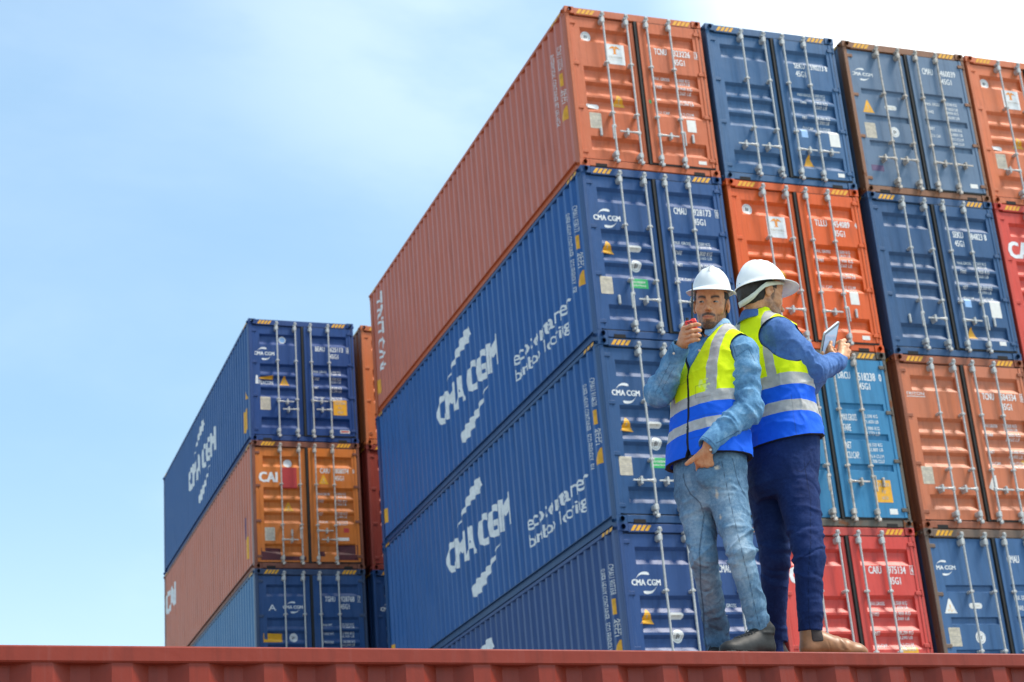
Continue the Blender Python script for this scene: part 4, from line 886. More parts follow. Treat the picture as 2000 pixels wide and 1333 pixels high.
# ================================================================== man with the radio
def person_a():
    base = ((0.8503, 0.18, 0.0561)); base = (base[0], base[1], 0.0); O = np.array(base, np.float32)
    wl = Matrix.Rotation(H_RZ, 4, 'Z'); loc = PORG+(wl.to_3x3() @ Vector(base))
    fr = np.array([-.75, -.66, 0]); lf = np.array([.66, -.75, 0])
    st_ = [((0.8251, 0.22, 0.8362), .178, .128), ((0.8327, 0.22, 0.9192), .180, .132), ((0.8446, 0.22, 1.039), .176, .128), ((0.8612, 0.22, 1.1596), .174, .124), ((0.8879, 0.22, 1.3056), .182, .122), ((0.9107, 0.22, 1.3985), .178, .108), ((0.9255, 0.22, 1.4626), .155, .085), ((0.9365, 0.22, 1.5148), .09, .062), ((0.9433, 0.22, 1.5523), .06, .05)]
    shR, elR, wrR = (0.8035, 0.33, 1.49), (0.6491, 0.2, 1.2503), (0.7421, 0.045, 1.3925)
    shL, elL, wrL = (1.0378, 0.1, 1.377), (1.0173, 0.1, 1.1049), (0.8221, 0.025, 0.9352)
    hipR, knR, anR = (0.7607, 0.27, 0.7849), (0.7601, 0.22, 0.4784), (0.8047, 0.5, 0.196)
    hipL, knL, anL = (0.8921, 0.17, 0.7447), (0.9043, 0.075, 0.4413), (0.9561, 0.15, 0.1163)
    hc = (0.9286, 0.185, 1.6493); hf = np.array([-.23, -.955, -.12]); Mh = frame_from(hf)
    # small roll of the head
    rl = -.15; Mh = Mh@np.array([[math.cos(rl), 0, math.sin(rl)], [0, 1, 0], [-math.sin(rl), 0, math.cos(rl)]])
    HQ = lambda p: (p-A3(hc))@np.asarray(Mh, np.float32)
    HS = V(1.01, 1.05, 1.10)
    # --- body: head, neck, hands on one skin
    def neck(p): return cone(p, np.array(hc)+Mh@np.array([0, -.030, -.05]), (0.9397, 0.225, 1.4987), .054, .060)
    rm = [(0.7716, -0.0, 1.4736), (0.7709, -0.004, 1.4499), (0.773, -0.004, 1.4276), (0.7757, 0.0, 1.4092)]
    rf = [[(0.8007, -0.04, 1.47), (0.8265, -0.04, 1.4751), (0.8407, -0.022, 1.4785)], [(0.8017, -0.047, 1.4426), (0.8272, -0.046, 1.4456), (0.8405, -0.026, 1.4498)], [(0.7992, -0.045, 1.4203), (0.8235, -0.044, 1.4222), (0.8354, -0.026, 1.4257)], [(0.7976, -0.038, 1.4024), (0.8173, -0.037, 1.4047), (0.8279, -0.022, 1.4083)]]
    rt = [(0.7523, 0.04, 1.4242), (0.7639, 0.04, 1.4652), (0.7779, 0.03, 1.4923), (0.7885, 0.018, 1.5114)]
    lm_ = [(0.7649, 0.058, 0.8682), (0.7836, 0.056, 0.8565), (0.8056, 0.056, 0.8523), (0.8244, 0.06, 0.8565)]
    lff = [[(0.7697, 0.1, 0.8453), (0.774, 0.13, 0.8256), (0.7751, 0.14, 0.8097)], [(0.7887, 0.1, 0.8342), (0.7925, 0.13, 0.8099), (0.7936, 0.14, 0.7939)], [(0.8091, 0.1, 0.8348), (0.8122, 0.12, 0.8099), (0.8136, 0.13, 0.7963)], [(0.8281, 0.1, 0.8425), (0.832, 0.12, 0.8247), (0.8315, 0.13, 0.8136)]]
    lt_ = [(0.791, 0.045, 0.9065), (0.7611, 0.038, 0.8858), (0.7347, 0.04, 0.87), (0.7164, 0.05, 0.8617)]
    def handR(p): return smin(palm_and_fingers(p, (0.7544, 0.035, 1.4048), rm, rf, rt), cone(p, wrR, (0.7544, 0.035, 1.4048), .027, .024), .012)+.0006*vn(p, 160.)
    def handL(p): return smin(palm_and_fingers(p, (0.8105, 0.04, 0.9033), lm_, lff, lt_, palm_r=.0125), cone(p, wrL, (0.8105, 0.04, 0.9033), .027, .026), .012)-.0012*np.exp(-(((p[:, 0]*1.0-(0.792, -0.0, 0.8666)[0]+.3*(p[:, 2]-(0.792, -0.0, 0.8666)[2]))*1.)/.002)**2)
    def bodyc(p):
        d = loft(p, [(s_[0], s_[1]*.86, s_[2]*.84) for s_ in st_], lf, fr)
        d = smin(d, chain(p, [shR, elR, wrR], [.048, .038, .026]), .03); d = smin(d, chain(p, [shL, elL, wrL], [.048, .038, .026]), .03)
        d = smin(d, chain(p, [hipR, knR, anR], [.072, .048, .034]), .03); d = smin(d, chain(p, [hipL, knL, anL], [.072, .048, .034]), .03)
        return smin(d, neck(p), .03)
    def headf(p): return smin(head_sdf(HQ(p)/HS)*1.04, neck(p), .022)
    v0, F0 = mesher(bodyc, (-.1, -.2, -.0), (1.3, .75, 1.62), .012, 'b')
    hcA = A3(hc); v1, F1 = mesher(headf, hcA-V(.12, .15, .20), hcA+V(.12, .15, .16), .0024, 'h')
    a_, b_ = A3((0.6884, -0.09, 1.3075)), A3((0.9058, 0.12, 1.5792)); v2, F2 = mesher(handR, np.minimum(a_, b_), np.maximum(a_, b_), .0026, 'r')
    a_, b_ = A3((0.6499, -0.03, 0.7311)), A3((0.9117, 0.17, 1.0168)); v3, F3 = mesher(handL, np.minimum(a_, b_), np.maximum(a_, b_), .0028, 'l')
    v1 = smooth_verts(v1, F1, 1, .3); fm_ = lambda g_: (lambda v: np.where(np.sqrt(((v-hcA)**2).sum(1)) < .2, g_(HQ(v)/HS), 0))
    me = to_mesh('person', [(v0, F0, 0), (v1, F1, 0), (smooth_verts(v2, F2, 1, .4), F2, 0), (smooth_verts(v3, F3, 1, .4), F3, 0)], {'beard': fm_(beard_mask), 'lip': fm_(lip_mask), 'brow': fm_(brow_mask)}, O)
    skin = skin_mat('skin_of_man_with_radio', (.66, .30, .145))
    body = link('person', me, None, [skin]); body.location = loc; body.rotation_euler = (0, 0, H_RZ)
    tag(body, 'bearded man in light denim with one hand in his pocket, holding a red radio', 'person')
    # eyes
    for sx in (-1, 1):
        ec = V(.031*sx, .0690, -.002); gz = V(.33 if True else 0, .94, .02); gz = gz/np.linalg.norm(gz)
        bm = bmesh.new(); bmesh.ops.create_uvsphere(bm, u_segments=24, v_segments=16, radius=.0137); vv = np.array([v.co[:] for v in bm.verts], np.float32); me = bpy.data.meshes.new('eye')
        ww = (vv+ec)*HS@np.asarray(Mh, np.float32).T+hcA-O; bm.to_mesh(me); bm.free(); me.vertices.foreach_set('co', ww.ravel())
        g_ = gz*V(1, 1, 1); a = me.attributes.new('iris', 'FLOAT', 'POINT'); a.data.foreach_set('value', np.sqrt(((vv-g_*.0137)**2).sum(1))); me.polygons.foreach_set('use_smooth', [True]*len(me.polygons)); link('eye', me, body, [M_eye])
    # hair
    build('hair', lambda p: hair_sdf(HQ(p)/HS)*1.04, hcA-V(.13, .14, .10), hcA+V(.13, .14, .14), .0035, body, [M_hair], None, O, 0)
    # helmet
    tl = -.05; Mt = Mh@np.array([[1, 0, 0], [0, math.cos(tl), -math.sin(tl)], [0, math.sin(tl), math.cos(tl)]])
    hv, hF = helmet_mesh(Mt*.91, np.array(hc)+Mh@np.array([0, -.004, .046])); hel = link('hard_hat', to_mesh('hard_hat', [(hv, hF, 0)], None, O), body, [M_helmet])
    vq = hv[72*3:72*7].reshape(4, 72, 3); sel = [(i_, k_ % 72) for i_ in range(4) for k_ in (-3, -2, -1, 0, 1)]
    mb = MB(); nrm = lambda q_: (q_-(A3(hc)+Mt@np.array([0, 0, .03])))/np.linalg.norm(q_-(A3(hc)+Mt@np.array([0, 0, .03])))
    mb.add([tuple(vq[a_][b_]+nrm(vq[a_][b_])*.0016-O) for a_, b_ in sel], [(r_*5+c_, r_*5+c_+1, (r_+1)*5+c_+1, (r_+1)*5+c_) for r_ in range(3) for c_ in range(4)]); link('badge', mb.mesh('badge'), hel, [M_galv])
    tube('helmet_clip', [Vector(tuple(np.array(hc)+Mt@np.array(q)-O)) for q in ((.078, .06, .032), (.086, .03, .020), (.084, -.01, .012), (.07, -.05, .01))], .006, hel, M_strap)
    # --- shirt
    cl = lambda p: loft(p, st_, lf, fr)
    def sleeves(p):
        d = chain(p, [shR, elR], [.066, .066]); d = smin(d, chain(p, [elR, wrR], [.062, .045]), .012)
        d -= folds(p, shR, elR, rfolds(3, .2, 1.05, 7, .010, .012))+folds(p, elR, wrR, rfolds(5, -.1, .75, 8, .009, .010))
        e = chain(p, [shL, elL], [.068, .070]); e = smin(e, chain(p, [elL, wrL], [.070, .047]), .016)
        e -= folds(p, shL, elL, rfolds(11, .25, 1.0, 7, .010, .013))+folds(p, elL, wrL, rfolds(13, -.05, .85, 8, .011, .011))
        return np.minimum(d, e)
    cuR = [np.array(wrR)+(np.array(elR)-np.array(wrR))*k for k in (-.07, .16)]; cuL = [np.array(wrL)+(np.array(elL)-np.array(wrL))*k for k in (-.02, .20)]
    nb = A3((0.9388, 0.22, 1.5146))
    def shirt(p):
        d = np.maximum(cl(p), (0.8361, 0.22, 0.9478)[2]-p[:, 2]); d = smin(d, smin(cone(p, nb, shR, .045, .058), cone(p, nb, shL, .045, .058), .02), .03); d = smin(d, sleeves(p), .022)
        mk = np.clip(np.minimum(cone(p, cuR[0], cuR[1], .05, .05), cone(p, cuL[0], cuL[1], .05, .05))/.03, .12, 1)
        d = smin(d, np.minimum(cone(p, cuR[0], cuR[1], .041, .045), cone(p, cuL[0], cuL[1], .043, .046)), .004)
        d = smax(d, -smin(cone(p, np.array(nb)+V(0, 0, .02), np.array(nb)+V(-.02, -.02, .12), .058, .075), cone(p, np.array(nb)+V(-.05, -.055, .0), np.array(nb)+V(-.03, -.03, .1), .03, .06), .02), .004)
        for a, b, r_ in ((np.array(wrR)-(np.array(elR)-np.array(wrR))*.12, np.array(wrR)+(np.array(elR)-np.array(wrR))*.04, .036), (np.array(wrL)-(np.array(elL)-np.array(wrL))*.12, np.array(wrL)+(np.array(elL)-np.array(wrL))*.05, .037)): d = smax(d, -cone(p, a, b, r_, r_), .003)
        return d-mk*(.0012*vn(p, 60.)+crease(p, 12., .0048, (1, 1, 1.), 8.)+crease(p, 28., .0016, (1, 1, 1), 5.))
    collar = [(0.8752, 0.13, 1.4527), (0.8435, 0.105, 1.3963)]
    def collarf(p):
        o_ = nb+V(0, 0, .012); q = p-o_; r_ = np.sqrt(q[:, 0]**2+q[:, 1]**2); ang = np.arctan2(q@A3(fr), q@A3(lf))
        gap = np.abs(np.angle(np.exp(1j*(ang-math.pi/2)))); zt = .050-.024*np.clip(1-gap/1.6, 0, 1); zb = -.004-.050*np.clip(1-np.abs(gap-.42)/.55, 0, 1)
        rr = .063+.020*np.clip((zt-q[:, 2])/.05, 0, 1.6)+.012*np.clip(1-gap/1.4, 0, 1)
        d = np.abs(r_-rr)-.0042; d = np.maximum(d, q[:, 2]-zt); d = np.maximum(d, zb-q[:, 2]); return np.maximum(d, (.16-gap)*.06).astype(np.float32)
    den = denim('light_denim_shirt', (.045, .12, .25), (.14, .31, .50), (.46, .63, .78))
    up = A3((0.9295, 0.2, 1.6476))
    seams = [front2d([(0.9835, 0.0, 1.4028), (0.9938, 0.0, 1.3382), (1.0501, 0.0, 1.3674), (1.0743, 0.0, 1.3067)], .0016), front2d([(0.6382, 0.0, 1.2195), (0.7152, 0.0, 1.3193)], .0013), front2d([(0.6212, 0.0, 1.2307), (0.6993, 0.0, 1.3402)], .0013), front2d([(0.7949, 0.0, 0.9672), (0.8446, -0.0, 0.9135)], .0016), front2d([(0.8482, 0.0, 0.9249), (0.9611, -0.0, 0.9857)], .0015), front2d([(0.7102, 0.0, 1.4175), (0.7178, -0.0, 1.3629)], .0015)]
    fade_litA = lambda v: .42+.42*np.clip((v[:, 0]-(1.2189, 0.0, 3.1438)[0])/.05+.5, 0, 1)+.20*vn(v, 30.)  # uneven denim fade, plus a sleeve highlight put into the colour
    seamA = lambda v: np.maximum.reduce([s_(v) for s_ in seams])
    lo = (-.0, -.22, .62); 
    lo_, hi_ = A3((0.487, -0.22, 0.7236)), A3((1.2545, 0.52, 1.669)); lo2 = np.minimum(lo_, hi_)-V(.02, 0, .03); hi2 = np.maximum(lo_, hi_)+V(.06, .02, .06)
    sh = build('denim_shirt', shirt, lo2, hi2, .0042, body, [den], {'fade': fade_litA, 'rip': ZERO, 'seam': seamA}, O)
    build('collar', collarf, A3((0.9365, 0.22, 1.5148))-V(.14, .14, .1), A3((0.9365, 0.22, 1.5148))+V(.14, .14, .1), .0034, sh, [den], {'fade': lambda v: .75+0*v[:, 0], 'rip': ZERO, 'seam': ZERO}, O)
    for q in ((0.7111, -0.02, 1.3536), (0.8205, -0.022, 0.8946), (0.8341, 0.055, 1.3856)):
        mb = MB(); b0 = Vector(q)-Vector(base); mb.cyl(b0, b0+Vector((-.001, -.006, -.001)), .0052, 12); link('button', mb.mesh('button'), sh, [M_button])
    # --- vest
    def vcore(p):
        k = np.clip((A3((0.8612, 0.22, 1.1596))[2]-p[:, 2])/.25, 0, 1)
        d = loft(p, [(s_[0], s_[1]+.006, s_[2]+.008) for s_ in st_], lf, fr)-.006-.016*k
        d = smin(d, smin(cone(p, nb, shR, .056, .066), cone(p, nb, shL, .056, .066), .02), .03)
        fo = 0
        for ln, am, wd in (([(0.7464, 0.06, 1.1393), (0.8198, 0.05, 1.1486), (0.9002, 0.05, 1.0982)], .004, .009), ([(0.6684, 0.1, 0.9916), (0.7334, 0.06, 0.9257), (0.835, 0.05, 0.9326)], .005, .011), ([(0.8322, 0.07, 1.1835), (0.9134, 0.06, 1.2944)], .0035, .012),
                           ([(0.7434, 0.12, 1.2824), (0.7666, 0.08, 1.205)], .004, .009), ([(0.8926, 0.03, 1.2367), (0.9219, 0.02, 1.11)], .004, .011), ([(0.7016, 0.1, 1.0846), (0.8014, 0.05, 1.0304)], -.004, .010), ([(0.9214, 0.0, 0.9373), (0.8516, 0.02, 0.9028)], .005, .012), ([(0.79, 0.13, 1.3807), (0.793, 0.1, 1.283)], .003, .010)):
            fo = fo+ridge(p, ln, am, wd)
        return d-fo-.0025*vn(p, 18.)-.0015*vn(p, 45., 5.)-crease(p, 9., .0045, (1, 1, .6), 2.)
    hemz = (0.8249, 0.14, 0.9048)[2]
    def lat(p): q = p-A3((0.8716, 0.22, 1.2079)); return q@A3(lf)
    def frn(p): q = p-A3((0.8716, 0.22, 1.2079)); return q@A3(fr)
    def arms(p):
        a = cone(p, np.array(shR)+lf*.02, np.array(shR)-lf*.14+V(0, 0, -.0), .084, .095); b = cone(p, np.array(shL)-lf*.032+V(0, 0, -.008), np.array(shL)+lf*.14, .080, .1)
        a2 = cone(p, np.array(shR)+V(0, 0, -.07)-lf*-.0, np.array(shR)+V(0, 0, -.09)-lf*.15, .060, .08); b2 = cone(p, np.array(shL)+V(0, 0, -.085)-lf*.02, np.array(shL)+V(0, 0, -.10)+lf*.15, .062, .08)
        return np.minimum(smin(a, a2, .02), smin(b, b2, .02))
    def neckhole(p):
        q = p-nb; l_ = np.abs(q@A3(lf)); f_ = q@A3(fr); top = cone(p, nb+V(0, 0, -.0), nb+V(0, 0, .12), .074, .085)
        vz = (0.8055, 0.1, 1.3311)[2]; vd = np.maximum((np.abs(lat(p)-.002)-.003-np.maximum(p[:, 2]-vz, 0)*.58)*.85, -(f_-.0)); return np.minimum(top, np.maximum(vd, vz-p[:, 2]))
    def opening(p):      # the two fronts fall apart below the zip's end
        z0 = (0.6929, 0.1, 0.9466)[2]; l_ = lat(p)-.002; return np.maximum(np.abs(l_)-np.maximum(z0-p[:, 2], 0)*.42, -frn(p))
    def edges(p): return np.minimum.reduce([arms(p), neckhole(p), opening(p), p[:, 2]-hemz+.010*lat(p)/.18])
    def vest(p):
        d = np.maximum(vcore(p), -arms(p)); d = np.maximum(d, -neckhole(p)); d = np.maximum(d, -opening(p)); d = np.maximum(d, hemz-.010*lat(p)/.18-p[:, 2])
        inner = loft(p, st_, lf, fr)-.002-.006*np.clip((A3((0.844, 0.22, 1.0148))[2]-p[:, 2])/.1, 0, 1); return np.maximum(d, -np.maximum(inner, p[:, 2]-hemz-.03)).astype(np.float32)
    zs = [(0.8463, 0.09, 1.1941)[2], (0.8401, 0.09, 1.1413)[2], (0.8316, 0.09, 1.0698)[2], (0.8257, 0.09, 1.0199)[2]]
    vm = vest_mat('hi_vis_vest_of_man_with_radio', zs, .118, .024, .10)
    zipf = lambda v: ((np.abs(lat(v)-.002) < .0065) & (frn(v) > 0) & (v[:, 2] < (0.8055, 0.1, 1.3311)[2]+.01)).astype(float)
    pocket = [front2d([(0.8006, 0.0, 1.2292), (0.7945, 0.0, 1.1767), (0.8551, 0.0, 1.1713), (0.869, -0.0, 1.2304), (0.802, 0.0, 1.2411)], .0015)]
    gl = lambda v: np.clip(((v[:, 0] > (1.0304, -0.0, 3.1621)[0]*1.0) & False)*1.0, 0, 1)
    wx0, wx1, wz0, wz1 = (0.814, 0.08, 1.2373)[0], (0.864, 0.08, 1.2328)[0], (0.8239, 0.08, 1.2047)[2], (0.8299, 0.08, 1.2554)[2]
    gl = lambda v: ((v[:, 0] > wx0) & (v[:, 0] < wx1) & (v[:, 2] > wz0) & (v[:, 2] < wz1) & (v[:, 1] < .2))*np.clip(vn(v, 75.)*3-.2, 0, .8)  # pale blotches painted as shine on the plastic window
    build('safety_vest', vest, lo2, hi2, .0038, body, [vm], {'band': lambda v: v[:, 2], 'lat': lat, 'edge': lambda v: np.abs(edges(v)), 'zip': zipf, 'painted_gloss': gl, 'seam': lambda v: np.maximum.reduce([front2d([Vx for Vx in l_], .0017)(v) for l_ in ([(0.7277, 0.0, 1.3084), (0.7462, 0.0, 1.2703), (0.7837, 0.0, 1.2791)], [(0.8009, 0.0, 1.2316), (0.7943, -0.0, 1.1743), (0.8571, 0.0, 1.1688)], [(0.7532, 0.0, 1.1133), (0.7536, 0.0, 1.0775), (0.8983, 0.0, 1.079)], [(0.7342, -0.0, 0.9867), (0.8552, 0.0, 0.9832)], [(0.8009, 0.0, 1.2316), (0.8693, -0.0, 1.2327)])])}, O)
    # --- jeans
    cr = (0.8179, 0.22, 0.7182); wz = (0.8361, 0.2, 0.9608)[2]
    def jeans(p):
        d = loft(p, [((0.8228, 0.22, 0.6825), .10, .085), ((0.828, 0.22, 0.7646), .158, .118), ((0.8333, 0.22, 0.8474), .178, .132), ((0.8401, 0.22, 0.9426), .180, .134), ((0.8457, 0.22, 0.9904), .180, .134)], lf, fr)
        lr = chain(p, [hipR, knR, anR, (anR[0]-.004, anR[1]+.01, .035)], [.089, .059, .052, .060], .02); ll = chain(p, [hipL, knL, anL], [.091, .058, .047], .02)
        lr -= folds(p, hipR, knR, rfolds(21, .55, 1.12, 6, .009, .011)+rfolds(22, -.05, .35, 4, .007, .010))+folds(p, knR, anR, rfolds(23, -.1, .25, 4, .009, .010)+rfolds(24, .5, .95, 6, .007, .011)+rfolds(25, .9, 1.06, 3, .009, .010))
        ll -= folds(p, hipL, knL, rfolds(31, .6, 1.12, 6, .010, .011)+rfolds(32, .0, .35, 4, .007, .010))+folds(p, knL, anL, rfolds(33, -.1, .25, 4, .010, .010)+rfolds(34, .45, .9, 6, .007, .011)+rfolds(35, .86, 1.02, 3, .008, .009))
        g = smin(lr, ll, .012); d = smin(d, g, .03)
        d -= ridge(p, [(0.7257, 0.05, 0.8644), (0.7311, 0.06, 0.8085), (0.7535, 0.07, 0.7628), (0.7841, 0.08, 0.7119)], .005, .005)
        d -= ridge(p, [(0.7565, 0.02, 0.8572), (0.7895, 0.01, 0.8396), (0.8366, 0.02, 0.8526)], .004, .004)+ridge(p, [(0.7772, 0.05, 0.8248), (0.8203, 0.05, 0.8094)], .004, .014)
        for ln in ([(0.8378, 0.07, 0.7555), (0.8975, 0.07, 0.7853)], [(0.8248, 0.09, 0.7275), (0.9219, 0.06, 0.7174)], [(0.7031, 0.2, 0.7815), (0.7778, 0.12, 0.7871)], [(0.6897, 0.2, 0.7237), (0.7625, 0.14, 0.7403)], [(0.8935, 0.06, 0.7593), (0.9602, 0.1, 0.7256)], [(0.9796, 0.12, 0.8637), (0.979, 0.12, 0.7344)]): d -= ridge(p, ln, .0045, .008)
        d = smax(d, -cone(p, (0.7669, 0.045, 0.8734), (0.8227, 0.045, 0.8708), .013, .016), .004); d = smin(d, ell(p, (0.7958, 0.085, 0.808), (.046, .030, .048)), .016) if True else d
        d = np.maximum(d, p[:, 2]-wz)
        axr = (np.array(anR)-np.array(knR)); axr /= np.linalg.norm(axr); d = np.where(p[:, 0] < (0.8828, 0.2, 0.2131)[0], np.maximum(d, .012-p[:, 2]), d)
        axl = (np.array(anL)-np.array(knL)); axl /= np.linalg.norm(axl); d = np.maximum(d, (p-A3(anL))@A3(axl)+.006-.03*((p-A3(anL))@V(.3, 0, 0))-10*(p[:, 0] < (0.8718, 0.2, 0.2141)[0])*0) if False else np.where(p[:, 0] > (0.8828, 0.2, 0.2131)[0], np.maximum(d, (p-A3(anL))@A3(axl)+.004), d)
        return d-.0012*vn(p, 60.)-crease(p, 11., .0042, (1, 1, 1.5), 1.)-crease(p, 27., .0014, (1, 1, 1.3), 3.)
    sm_j = [front2d([(0.7787, 0.0, 0.6597), (0.7584, 0.0, 0.5817), (0.737, 0.0, 0.493), (0.7348, 0.0, 0.3812), (0.7455, 0.0, 0.2695), (0.7484, 0.0, 0.1487), (0.7466, -0.0, 0.0621)], .0027),
            front2d([(0.87, -0.0, 0.8645), (0.8818, 0.0, 0.7427), (0.8921, -0.0, 0.5929), (0.9022, -0.0, 0.4451), (0.9199, 0.0, 0.3432), (0.9354, 0.0, 0.2094), (0.9499, 0.0, 0.1208)], .0015),
            front2d([(0.7542, -0.0, 0.8489), (0.7882, 0.0, 0.8343), (0.8362, -0.0, 0.8441), (0.8647, 0.0, 0.8579)], .0020), front2d([(0.7075, 0.0, 0.8507), (0.7111, 0.0, 0.8039), (0.7278, -0.0, 0.7561), (0.7643, 0.0, 0.7069), (0.777, 0.0, 0.6645)], .0020), front2d([(0.92, 0.0, 0.8718), (0.9345, 0.0, 0.7728), (0.9529, 0.0, 0.725)], .0018)]
    def ripf(v):
        r_ = 0
        for c_, a, b in (((0.8464, -0.0, 0.8362), .012, .008), ((0.8351, -0.0, 0.7237), .006, .020), ((0.672, 0.0, 0.4245), .010, .017), ((0.8381, 0.0, 0.6203), .004, .010)):
            r_ = np.maximum(r_, np.clip(1.6-np.sqrt(((v[:, 0]-c_[0])/a)**2+((v[:, 2]-c_[2])/b)**2)-.9*np.abs(vn(v*V(1, 1, 3), 90.)), 0, 1)*(v[:, 1] < .25))
        return r_
    th = [(hipR, knR), (knR, anR), (hipL, knL), (knL, anL)]
    def fj(v):
        f = .30+.22*vn(v, 14.)
        for a, b in th:
            a = A3(a); b = A3(b); m_ = (a+b)/2+V(-.02, -.06, 0); f = f+.42*np.exp(-(((v-m_)**2*V(300, 80, 22)).sum(1)))
        return f
    jn = denim('washed_blue_jeans', (.045, .10, .18), (.14, .25, .37), (.44, .54, .62))
    l_, h_ = A3((0.5203, -0.1, -0.0131)), A3((1.2305, 0.58, 1.0711)); build('jeans', jeans, np.minimum(l_, h_)-V(.06, .02, .01)*V(1, 1, 1), np.maximum(l_, h_)+V(.10, .0, .04), .0044, body, [jn], {'fade': fj, 'rip': ripf, 'seam': lambda v: np.maximum.reduce([s_(v) for s_ in sm_j])}, O)
    # --- boots
    for an, fdir, heel in ((anL, V(-.80, -.60, 0), None), (anR, V(-.40, -.91, 0), None)):
        f_ = fdir/np.linalg.norm(fdir); s_ = V(-f_[1], f_[0], 0); o_ = A3((an[0], an[1], 0))-f_*.060+V(0, 0, .002)
        Mq = np.stack([f_, s_, V(0, 0, 1)], 1); Q = lambda p, Mq=Mq, o_=o_: (p-o_)@Mq
        c0 = o_+f_*.15
        b = build('boot', lambda p: shoe_sdf(Q(p), True, .30), c0-V(.22, .22, .02), c0+V(.22, .22, .19), .0035, body, [M_bleather], None, O, 1)
        build('sole', lambda p: sole_sdf(Q(p), .305, .020), c0-V(.22, .22, .03), c0+V(.22, .22, .05), .0032, b, [M_sole], None, O, 0)
        W3 = lambda x, y, z: Vector(tuple(o_+f_*x+s_*y+V(0, 0, z)-O))
        def top(x, y):
            zz = np.linspace(.17, .02, 76); q_ = np.stack([np.full(76, x), np.full(76, y), zz], 1).astype(np.float32); i_ = np.argmax(shoe_sdf(q_, True, .30) < 0); return float(zz[i_])+.002
        for k in range(6):
            x = .205-.019*k; pts_ = [(x-.004, -.030), (x+.002, -.015), (x+.007, 0), (x+.010, .015), (x+.006, .030)]
            tube('lace', [W3(a_, b_, top(a_, b_)) for a_, b_ in pts_], .0026, b, M_blackp, 5)
            for y_ in (-.030, .030): q_ = W3(x-.004, y_, top(x-.004, y_)); mb = MB(); mb.cyl(q_-Vector((0, 0, .003)), q_+Vector((0, 0, .0012)), .0036, 8); link('eyelet', mb.mesh('eyelet'), b, [M_blackp])
        tube('lace', [W3(.10, -.01, top(.10, -.01)), W3(.125, -.030, top(.125, -.030)+.006), W3(.14, -.046, .09), W3(.15, -.050, .075)], .0026, b, M_blackp, 5)
    # --- the radio in his hand
    rr = empty('handheld_radio', loc, H_RZ); tag(rr, 'small red two way radio with long black antenna in the bearded man\'s hand', 'two way radio')
    rc = A3((0.8046, 0.0, 1.4805)); 
    def rbody(p): d = box3(p, rc+V(0, 0, -.020), (.0265, .0145, .048), .007); return smin(d, box3(p, rc+V(.012, 0, .028), (.012, .011, .009), .004), .006)-.0006*vn(p, 120.)
    build('radio_shell', rbody, rc-V(.05, .04, .1), rc+V(.05, .04, .07), .0024, rr, [M_radio], None, O, 1)
    B = lambda q: Vector(tuple(A3(q)-O))
    tube('antenna', [B(rc+V(.008, 0, .028)), B(rc*.5+V(.004, 0, .014)+A3((0.8329, -0.006, 1.6901))*.5), B(A3((0.8329, -0.006, 1.6901)))], .0068, rr, M_blackp, 10, .0026)
    mb = MB(); q = B(rc+V(-.014, 0, .028)); mb.cyl(q, q+Vector((0, 0, .016)), .0075, 12); link('knob', mb.mesh('knob'), rr, [M_blackp])
    for dx, dz in ((-.012, .018), (.0, .020), (-.010, .010), (.004, .012)):
        mb = MB(); q = B(rc+V(dx, -.0148, dz)); mb.bbox(q.x-.006, q.x+.005, q.y-.0012, q.y+.001, q.z-.0018, q.z+.0022, .0006); link('grille_slot', mb.mesh('grille_slot'), rr, [M_blackp])
person_a()

